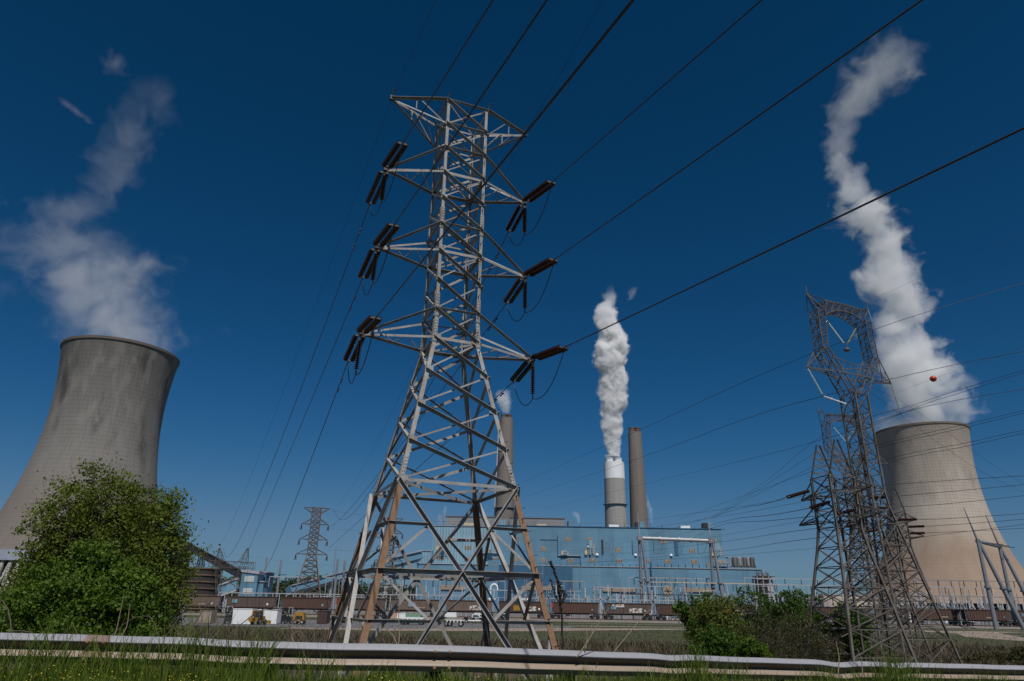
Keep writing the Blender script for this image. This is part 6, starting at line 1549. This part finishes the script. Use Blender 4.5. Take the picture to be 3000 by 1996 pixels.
RB = [  # (name, Y, label, leaf, n, size, blobs, trunks, cat, tr)
 ('round_tree', 50, 'dark green rounded tree at the left end of the right hand bushes', 'leaf_d', 9000, .19, [(2035, 1782, 45, 26, 0), (2080, 1775, 40, 24, .5), (2050, 1815, 50, 35, .3), (2090, 1850, 50, 60, 1.)], [(0, 0)], 'tree', .07),
 ('olive_tree', 44, 'yellow olive round tree next to the dark green one at the right', 'leaf_c', 9500, .13, [(2085, 1800, 55, 45, 0), (2060, 1850, 45, 50, .2), (2120, 1780, 45, 40, .4), (2130, 1830, 60, 60, .3), (2100, 1880, 70, 50, 0), (2060, 1900, 50, 40, 0)], [(0, 0), (.5, .2), (-.4, 0)], 'tree', .07),
 ('leafy_bush', 40, 'bright green low bush in front of the olive tree at the right', 'leaf_d', 9000, .12, [(2090, 1870, 45, 28, 0), (2120, 1890, 50, 32, 0), (2080, 1910, 45, 26, -.3), (2140, 1920, 40, 25, -.2)], [(0, 0)], 'bush', .03),
 ('green_tree', 56, 'mid green flat topped tree right of centre among the right hand bushes', 'leaf_d', 7500, .18, [(2200, 1755, 45, 24, 0), (2230, 1775, 50, 30, 0), (2180, 1790, 50, 35, .5), (2240, 1830, 60, 60, .7), (2180, 1860, 60, 50, .7)], [(0, 0), (.7, 0)], 'tree', .08),
 ('green_tree', 60, 'green topped tree nearest the left leg of the pylon tangle', 'leaf_d', 8000, .18, [(2310, 1752, 45, 22, 0), (2350, 1765, 45, 30, 0), (2290, 1780, 50, 36, .3), (2340, 1810, 60, 50, .3), (2380, 1850, 50, 60, .3)], [(0, 0), (.6, 0)], 'tree', .08),
 ('half_bare_tree', 42, 'half bare grey brown tree with thin leaves in the middle of the right hand bushes', 'leaf_e', 4200, .10, [(2200, 1800, 45, 50, 0), (2240, 1840, 60, 60, 0), (2290, 1860, 60, 60, .3), (2200, 1890, 60, 50, 0), (2260, 1900, 70, 40, -.3)], [(-.3, 0), (.3, .2), (.8, 0)], 'tree', .05),
 ('half_bare_tree', 46, 'half bare brown bush between the green bush and the pylon tangle', 'leaf_e', 4200, .10, [(2340, 1850, 60, 55, 0), (2400, 1880, 60, 50, 0), (2330, 1900, 70, 40, 0), (2420, 1900, 50, 40, 0)], [(-.3, 0), (.3, .2)], 'tree', .05),
 ('leafy_bush', 38, 'small bright bush low in front of the half bare trees', 'leaf_b', 5000, .11, [(2190, 1895, 35, 25, 0), (2215, 1915, 40, 22, 0)], [(0, 0)], 'bush', .03),
 ('green_tree', 52, 'bright green young tree growing between the pylon legs at the right', 'leaf_d', 10000, .15, [(2480, 1810, 35, 30, 0), (2510, 1840, 38, 35, 0), (2470, 1860, 45, 40, .3), (2500, 1890, 50, 40, .3), (2470, 1790, 20, 18, 0)], [(0, 0)], 'tree', .06),
 ('dark_brush_bush', 44, 'dark brown green bush right of the pylon tangle by the frame edge', 'leaf_e', 3500, .11, [(2870, 1922, 50, 16, 0), (2940, 1926, 50, 14, 0), (2990, 1916, 40, 20, 0)], [(0, 0), (1.5, 0), (-1.2, 0)], 'bush', .03),
]
for i, (nm, Y, lab, lf, n_, sz, bl, tk_, cat, tr_) in enumerate(RB):
    u = np.mean([q[0] for q in bl]); x = at(u, 1880, Y)[0]; B_ = (x, Y, basez(x, Y))
    limb_tree(nm, B_, blob_px(B_, bl, Y), M[lf], n_, sz, lab, tk_, 40+i, cat, None, None, 320 if 'bare' in nm else 110, tr=tr_)
# bare shrubs (no leaves) behind the guardrail
def bare(name, u, Y, h, wd, label, seed, m='twig', nst=9):
    r = np.random.default_rng(seed); x = at(u, 1900, Y)[0]; z = basez(x, Y); b = MB()
    for i in range(nst):
        d = np.array([r.normal()*.35*wd, r.normal()*.35*wd, 1.]); L = h*r.uniform(.6, 1.05); s_ = r.normal(size=3)*.08*wd; s_[2] = 0
        pts = [s_]; c = s_.copy(); dd = d.copy()
        for k in range(5): dd += r.normal(size=3)*.14; dd[2] = abs(dd[2]); c = c+nrm(dd)*L/5; pts.append(c.copy())
        b.path(pts, list(np.linspace(.016, .004, 6)*(.6+h*.3)), 4)
        for _ in range(6):
            k = r.integers(1, 5); e = nrm(dd*.4+r.normal(size=3)*.7+np.array([0, 0, .3])); l = L*.3*r.uniform(.5, 1.2); b.path([pts[k], pts[k]+e*l*.5+r.normal(size=3)*.03, pts[k]+e*l], [.006*(.6+h*.3), .004*(.6+h*.3), .002], 4)
    o = b.build(name, M[m]); o.location = (x, Y, z-.05); tag(o, label, 'shrub', 'bare leafless shrubs')
BS = [(520, 17, 2.3, .9, 'bare shrub in front of the right foot of the leafy tree'), (600, 30, 3.2, .8, 'bare shrub in front of the tan dumpster'), (670, 32, 3.6, .7, 'tall bare shrub left of the white containers'), (735, 32, 3.3, .7, 'bare shrub crossing the left white container'), (790, 33, 2.9, .7, 'bare shrub crossing the right white container'), (860, 26, 2.4, .8, 'bare shrub left of the small yellow machine'), (940, 28, 2.5, .8, 'bare shrub in front of the dark rusty bin'),
      (1110, 27, 2.6, .7, 'bare shrub between the left legs of the big pylon'), (1165, 29, 2.8, .6, 'thin bare shrub right of the rust brown left leg'), (1260, 30, 2.4, .7, 'bare shrub left of the black centre leg'), (1790, 34, 3.2, .5, 'bare shrub on the field edge right of the big pylon'), (1960, 34, 2.4, .6, 'bare shrub just left of the olive tree'), (2740, 34, 2.4, .6, 'bare shrub right of the pylon tangle feet'), (2640, 36, 2.6, .7, 'bare shrub among the pylon tangle feet'), (450, 14, 1.9, 1.2, 'bare shrub arching over the guardrail at the left'), (300, 13, 1.5, 1.4, 'sprawling bare shrub low over the guardrail at the left')]
for i, (u, Y, h, wd, lab) in enumerate(BS): bare('bare_shrub', u, Y, h, wd, lab, 70+i)
# arching dead canes over the left guardrail
def cane(pts, r, m, label, name='dead_cane', cat='cane', grp=None):
    b = MB(); b.path(pts, list(np.linspace(r, r*.35, len(pts))), 5); return tag(b.build(name, m, None, True), label, cat, grp)
rr_ = np.random.default_rng(9)
for i in range(16):
    u = 40+i*34+rr_.uniform(-15, 15); Y = rr_.uniform(9.6, 12.); x = at(u, 1900, Y)[0]; z = basez(x, Y); L = rr_.uniform(.5, 1.5)*(1 if i % 2 else -1); h = rr_.uniform(.7, 1.25)
    pts = [np.array([x+L*t, Y+.3*math.sin(t*3), z+h*math.sin(t*2.5)*1.0+.02*rr_.normal()]) for t in np.linspace(0, 1.15, 12)]
    cane(pts, .009, M['twig'], f'{nth_(i+1)} thin grey dead cane from the left arching over the guardrail', grp='dead canes arching over the guardrail')
# blackened forked stalk in the centre
def st(pp, r0, r1):
    b = MB(); b.path(pp, list(np.linspace(r0, r1, len(pp))), 6); return b
Yb = 10.2
stem = [at(u, v, Yb) for u, v in ((1655, 1990), (1652, 1930), (1648, 1880), (1645, 1800), (1638, 1750), (1632, 1700), (1625, 1675), (1612, 1644))]
t = empty('blackened_stalk', stem[0].tolist()); tag(t, 'tall blackened forked dead stalk standing right of the big pylon', 'dead stalk'); o0 = stem[0]
def rough(pts, k=4, a=.006):
    P_ = cr_spline(np.array(pts), k); r = np.random.default_rng(4); return [p+r.normal(size=3)*a for p in P_]
b = st([p-o0 for p in rough(stem)], .012, .018); 
b.build('stem', M['charred'], t)
for lst, ra, rb_ in ((((1646, 1790), (1641, 1740), (1632, 1700), (1622, 1670), (1611, 1645)), .014, .006), (((1645, 1800), (1636, 1765), (1624, 1735), (1616, 1710), (1611, 1697)), .013, .008), (((1647, 1770), (1650, 1740), (1641, 1722), (1637, 1700)), .012, .005), (((1650, 1765), (1656, 1745), (1652, 1733), (1645, 1728)), .008, .004)):
    pts = [at(u, v, Yb-.03)-o0 for u, v in lst]; b = st(rough(pts, 5, .009), ra, rb_)
    for q in rough(pts, 6, .012): b.lathe([(.001, -.015), (.008, 0), (.001, .015)], q, nrm(rng.normal(size=3)), n=5)
    b.build('seed_head', M['charred'], t)
# pale straw stalks
for i, (pts, Y) in enumerate([(((1690, 1925), (1722, 1880), (1752, 1830), (1785, 1780)), 9.9), (((1716, 1900), (1720, 1860), (1712, 1838)), 10.), (((1735, 1855), (1732, 1840), (1735, 1828)), 10.), (((1795, 1915), (1840, 1860), (1890, 1800), (1917, 1779)), 11.), (((1168, 1888), (1170, 1850), (1168, 1810), (1170, 1775)), 9.6), (((1163, 1890), (1150, 1860), (1125, 1840)), 9.6), (((2455, 1985), (2458, 1930), (2454, 1905), (2449, 1880)), 10.6), (((2527, 1985), (2526, 1960), (2523, 1930), (2510, 1900)), 10.8), (((330, 1880), (345, 1830), (362, 1745)), 10.5), (((340, 1880), (370, 1840), (380, 1770)), 10.6), (((860, 1880), (855, 1862), (870, 1850)), 10.)]):
    nm = ['long leaning straw stalk left of the field shrubs', 'short straw stalk beside the leaning one', 'tiny straw tip right of the leaning stalk', 'long thin straw stalk leaning right across the field', 'upright straw stalk between the pylon legs', 'bent straw stalk between the pylon legs', 'pale straw stalk crossing the guardrail at the right', 'broken pale stalk crossing the guardrail right of the other', 'upright pale stalk before the green bush', 'second pale stalk before the green bush', 'bent pale stalk left of the big pylon'][i]
    P_ = cr_spline(np.array([at(u, v, Y) for u, v in pts]), 4); cane(P_, .009, M['straw'], nm, 'straw_stalk', 'stalk')

# ---------------------------------------------------------------- brush and grass
def blades(n, xf, hgt, wd, m, name, label, seed, lean=.35, kind='stuff'):
    r = np.random.default_rng(seed); x, y = xf(n, r); z = gz(x, y); h = hgt(x, y, r); a_ = r.uniform(0, 2*PI, n); d = np.stack([np.cos(a_), np.sin(a_), 0*a_], 1); la = r.uniform(0, 2*PI, n); l = np.stack([np.cos(la), np.sin(la), 0*la], 1)*(h*lean*r.random(n)**.7)[:, None]
    b0 = np.stack([x, y, z-.02], 1); w_ = wd*(.6+.8*r.random(n))[:, None]
    m0 = b0+l*.35+np.stack([0*h, 0*h, h*.55], 1); tp = b0+l+np.stack([0*h, 0*h, h*(1-.15*r.random(n))], 1)
    Q1 = np.stack([b0-d*w_*.5, b0+d*w_*.5, m0+d*w_*.4, m0-d*w_*.4], 1); Q2 = np.stack([m0-d*w_*.4, m0+d*w_*.4, tp+d*w_*.05, tp-d*w_*.05], 1)
    return tag(quads(name, np.concatenate([Q1, Q2]), m), label, 'grass', None, kind)
def near_rail(n, r, d0, d1, u0=-300, u1=3400):
    s_ = r.uniform(s_of(u0), s_of(u1), n); k = r.uniform(d0, d1, n); x = np.interp(s_, S_, RS[:, 0]); y = np.interp(s_, S_, RS[:, 1]); dx = np.interp(s_+.05, S_, RS[:, 0])-x; dy = np.interp(s_+.05, S_, RS[:, 1])-y; L = np.hypot(dx, dy); return x+dy/L*k, y-dx/L*k
def clump(x, y): return .5+.5*np.sin(x*3.1+1.3*np.sin(y*2.7))*np.cos(y*2.3+x*.9)
def hump(x):
    "taller grass where the photograph shows it"
    u = 1500+x/9.2*FPX
    return 1+.55*np.exp(-((u-830)/170)**2)+.5*np.exp(-((u-2900)/220)**2)+.35*np.exp(-((u-2080)/120)**2)-.25*np.exp(-((u-1450)/260)**2)+.45*np.exp(-((u-150)/330)**2)+.2*np.exp(-((u-560)/200)**2)
blades(52000, lambda n, r: near_rail(n, r, .12, 2.6), lambda x, y, r: (.06+.15*clump(x, y)*hump(x))*r.uniform(.5, 1.2, len(x)), .009, M['grass'], 'roadside_grass', 'green grass growing on the verge in front of the guardrail', 3)
blades(7000, lambda n, r: near_rail(n, r, .08, .8), lambda x, y, r: (.22+.30*clump(x*2.1, y))*hump(x)**1.6*r.uniform(.5, 1.15, len(x)), .010, M['grass'], 'tall_roadside_grass', 'tall grass blades standing up against the guardrail', 4, .5)
blades(26000, lambda n, r: near_rail(n, r, -3.5, -.15), lambda x, y, r: (.10+.22*clump(x*.8, y*.8))*r.uniform(.5, 1.2, len(x)), .011, M['grass'], 'grass_behind_rail', 'grass on the slope just behind the guardrail', 5)
r = np.random.default_rng(12); n_ = 5200
xf_, yf_ = near_rail(n_, r, .35, 2.4, -200, 3300); keep = (clump(xf_*1.3, yf_*1.4)+.35*r.random(n_)+.35*(np.abs(1500+xf_/9*FPX-1250) > 450)) > .75; xf_, yf_ = xf_[keep], yf_[keep]
zf_ = gz(xf_, yf_)+r.uniform(.10, .24, len(xf_)); c = np.stack([xf_, yf_, zf_], 1)
tag(quads('yellow_wildflowers', leaf_quads(c, .012, r, None, 1.), M['flower']), 'tiny yellow wildflowers sprinkled through the verge grass', 'wildflowers', None, 'stuff')
# brown brush in the hollow
def brush_xy(n, r): 
    y = np.where(r.random(n) < .85, r.uniform(55, 80, n), r.uniform(14, 55, n)); x = r.uniform(-1., 1., n)*(y*.85+6); return x, y
def bh(x, y):
    u = 1500+x/y*FPX
    return (np.interp(u, [0, 500, 1000, 1250, 1500, 1900, 2300, 2700, 3000], [2.9, 2.9, 2.4, 1.8, 1.35, 1.5, 1.8, 2.1, 2.3])*(.55+.6*clump(x*.33, y*.29)))*(1-.75*sstep(66, 84, y))*(.22+.78*sstep(50, 58, y))
blades(46000, brush_xy, lambda x, y, r: bh(x, y)*r.uniform(.5, 1.15, len(x)), .06, M['twig'], 'brown_brush', 'tangled brown dead brush in the hollow behind the guardrail', 6, .8)
blades(30000, brush_xy, lambda x, y, r: bh(x, y)*r.uniform(.4, .95, len(x)), .10, M['leaf_e'], 'green_brush', 'dull green weeds in the hollow behind the guardrail', 8, .8)
blades(26000, lambda n, r: ((lambda y: (r.uniform(-1, 1, n)*(y*.85+6), y))(r.uniform(74, 196, n))), lambda x, y, r: r.uniform(.06, .22, len(x)), .10, M['fieldgrass'], 'field_grass', 'short green grass of the field before the train', 9, .6)

# ---------------------------------------------------------------- steam plumes
def plume(name, label, spine, Y0, dens, nscale, amp, step, soft, colr=(.993, .993, .996), detail=6, edge=1.0, top_fade=.15, bot=0., thr=0., aniso=-.2, zq=None, dprof=None, warp=.55):
    """spine: (u_disp, v_disp, half_width_disp) from bottom to top; built upright at depth Y0"""
    pts = [at(u*D2S, v*D2S, Y0) for u, v, h in spine]
    rad = []
    for (u, v, h), p in zip(spine, pts):
        a_ = at((u-h)*D2S, v*D2S, Y0); b_ = at((u+h)*D2S, v*D2S, Y0); rad.append(abs(b_[0]-a_[0])/2)
    pts = np.array(pts); z0, z1 = pts[0, 2], pts[-1, 2]
    for i in range(1, len(pts)): assert pts[i, 2] > pts[i-1, 2], (name, i)
    xs_ = pts[:, 0]; xm = (xs_.min()+xs_.max())/2; xr = (xs_.max()-xs_.min())/2+1; rm = max(rad)
    org = np.array([xm, Y0, z0])
    b = MB(); n = 20; V = []; F = []
    zz = np.linspace(z0, z1, 40)
    for z in zz:
        cx = np.interp(z, pts[:, 2], xs_)-xm; rr = np.interp(z, pts[:, 2], rad)*1.5+.3
        if z == zz[0] and bot: rr = bot
        for k in range(n): a_ = 2*PI*k/n; V.append((cx+rr*math.cos(a_), rr*math.sin(a_), z-z0))
    for i in range(len(zz)-1):
        for k in range(n): F.append((i*n+k, i*n+(k+1) % n, (i+1)*n+(k+1) % n, (i+1)*n+k))
    F += [tuple(range(n))[::-1], tuple(range((len(zz)-1)*n, len(zz)*n))]
    b.add(V, F)
    m = NT('steam_'+name); nt_ = m.t; nt_.nodes.remove(m.b)
    P_ = m.tc.outputs['Object']; X_, Y_, Z_ = m.sep(P_); f = m.math('MULTIPLY', Z_, 1/(z1-z0))
    def curve(vals, lo, hi):
        c = m.new('ShaderNodeFloatCurve'); cm = c.mapping.curves[0]; zs_ = (pts[:, 2]-z0)/(z1-z0)
        pp_ = cm.points
        while len(pp_) < len(vals): pp_.new(.5, .5)
        for q, zz_, v_ in zip(pp_, zs_, vals): q.location = (float(zz_), float((v_-lo)/(hi-lo))); q.handle_type = 'AUTO'
        c.mapping.update(); m.put(f, c.inputs[1]); return m.math('ADD', m.math('MULTIPLY', c.outputs[0], hi-lo), lo)
    cx = curve(xs_-xm, -xr, xr); rr = curve(rad, 0, rm)
    wn = m.noise(P_, .62/nscale, 5, .62, 1); wn2 = m.noise(P_, 1.9/nscale, 3, .6, 1)
    wx, wy, wz = m.sep(wn); vx, vy, vz = m.sep(wn2)
    ax_ = m.math('ADD', m.math('MULTIPLY', m.math('SUBTRACT', wx, .5), warp*nscale*2.), m.math('MULTIPLY', m.math('SUBTRACT', vx, .5), warp*nscale*.7))
    ay_ = m.math('ADD', m.math('MULTIPLY', m.math('SUBTRACT', wy, .5), warp*nscale*2.), m.math('MULTIPLY', m.math('SUBTRACT', vy, .5), warp*nscale*.7))
    Y_ = m.math('ADD', Y_, ay_)
    dx = m.math('SUBTRACT', m.math('ADD', X_, ax_), cx)
    d = m.math('SQRT', m.math('ADD', m.math('MULTIPLY', dx, dx), m.math('MULTIPLY', Y_, Y_))); q = m.math('DIVIDE', d, rr)
    n1 = m.noise(P_, 1/nscale, detail, .62); n1.node.inputs['Distortion'].default_value = .6
    n2 = m.noise(P_, .35/nscale, 2, .5)
    s_ = m.math('SUBTRACT', edge, q); s_ = m.math('ADD', s_, m.math('MULTIPLY', m.math('SUBTRACT', n1, .5), amp)); s_ = m.math('ADD', s_, m.math('MULTIPLY', m.math('SUBTRACT', n2, .5), amp*.6)); s_ = m.math('SUBTRACT', s_, thr)
    s_ = m.math('DIVIDE', s_, soft, 0., True)
    tf = m.math('DIVIDE', m.math('SUBTRACT', 1., f), top_fade, 0., True)
    if dprof: dp = curve(dprof, 0, max(dprof)+1e-3); tf = m.math('MULTIPLY', tf, dp)
    de = m.math('MULTIPLY', m.math('MULTIPLY', s_, tf), dens)
    v = m.new('ShaderNodeVolumePrincipled'); v.inputs['Color'].default_value = (*colr, 1); v.inputs['Anisotropy'].default_value = aniso
    nt_.links.new(de, v.inputs['Density']); nt_.links.new(v.outputs[0], m.out.inputs['Volume'])
    m.m.cycles.volume_step_rate = step
    o = b.build(name, m.m); o.location = org.tolist(); tag(o, label, 'steam plume'); return o
plume('steam_plume', 'thin ragged steam drifting up from the dark left cooling tower',
      [(274, 826, 138), (262, 775, 160), (245, 715, 215), (215, 650, 212), (205, 600, 195), (190, 550, 160), (198, 505, 118), (232, 465, 92), (272, 420, 80), (290, 380, 78), (308, 330, 80), (325, 285, 84), (345, 240, 80), (350, 205, 66), (330, 175, 40)],
      318.2, .020, 19., 3.4, .14, .6, edge=.60, top_fade=.1, bot=21.5, dprof=[1., 1., .9, .8, .75, .7, .6, .55, .5, .5, .5, .5, .45, .4, .3], colr=(.98, .98, .99))
plume('steam_wisp', 'small faint cloud wisp left of the left steam plume', [(208, 285, 14), (192, 270, 20), (172, 254, 20), (152, 238, 18), (140, 225, 10)], 318., .035, 9., 1.4, .2, .9, edge=.8, top_fade=.3)
plume('steam_wisp', 'small faint cloud wisp above the left steam plume', [(255, 166, 20), (262, 152, 45), (270, 140, 40), (275, 128, 20)], 318., .030, 9., 1.8, .2, .9, edge=.7, top_fade=.3)
plume('steam_plume', 'tall bright column of steam twisting up from the tan cooling tower',
      [(2120, 992, 100), (2116, 950, 112), (2108, 900, 112), (2098, 850, 110), (2090, 800, 98), (2082, 750, 86), (2072, 700, 74), (2048, 650, 74), (2035, 600, 80), (2022, 550, 74), (1998, 500, 66), (1968, 460, 58), (1945, 420, 48), (1932, 380, 42), (1928, 335, 40), (1938, 290, 50), (1966, 245, 62), (2006, 205, 92), (2026, 165, 100), (2040, 120, 62), (2050, 85, 40), (2052, 55, 22)],
      442.9, .10, 17., 2.5, .12, .42, edge=.72, top_fade=.06, bot=25., dprof=[.6, .8, 1., 1., 1., 1., 1., 1., 1., 1., 1., .8, .6, .45, .3, .2, .17, .17, .15, .10, .07, .05])
plume('steam_plume', 'dense white billowing steam rising from the white topped chimney',
      [(1413, 1052, 21), (1411, 1037, 22), (1409, 1000, 25), (1410, 960, 32), (1412, 930, 35), (1408, 895, 37), (1411, 865, 41), (1404, 825, 44), (1410, 800, 46), (1412, 775, 38), (1396, 745, 34), (1394, 720, 32), (1403, 695, 20), (1406, 672, 14), (1400, 655, 10)],
      742., .45, 11., 1.0, .05, .32, edge=.86, top_fade=.12, bot=10.2, dprof=[.8, 1., 1., 1., 1., 1., 1., 1., 1., .9, .6, .35, .2, .12, .08], aniso=-.1)
plume('steam_plume', 'small white puff leaving the chimney behind the right leg of the big pylon', [(1165, 952, 12), (1162, 940, 20), (1160, 925, 24), (1158, 910, 22), (1163, 895, 16)], 792., .12, 11., 1.2, .08, .5, edge=.8, top_fade=.4, bot=6.)
plume('steam_wisp', 'tiny pinkish steam wisp on the blue roof left of the white topped chimney', [(1332, 1208, 4), (1331, 1196, 8), (1326, 1184, 10), (1322, 1176, 9)], 615., .10, 5., 1.2, .1, .5, edge=.8, top_fade=.3)
plume('steam_wisp', 'tiny pale steam wisp rising left of the grey block', [(1022, 1200, 3), (1023, 1185, 6), (1024, 1170, 7), (1024, 1160, 6)], 640., .07, 5., 1.2, .1, .5, edge=.8, top_fade=.4)
plume('steam_wisp', 'thin steam trail along the right edge of the bare brown chimney', [(1499, 1205, 5), (1497, 1180, 8), (1492, 1160, 8), (1487, 1135, 5)], 640., .07, 5., 1.2, .1, .5, edge=.8, top_fade=.4)
plume('steam_wisp', 'faint wisp floating above the dense white steam', [(1392, 690, 8), (1392, 682, 12), (1392, 674, 10)], 742., .05, 6., 1.2, .2, .5, edge=.8, top_fade=.4)

plume('steam_wisp', 'faint wisp right of the top of the dense white steam', [(1450, 690, 8), (1455, 675, 14), (1459, 660, 10)], 742., .035, 6., 1.4, .2, .5, edge=.8, top_fade=.4)
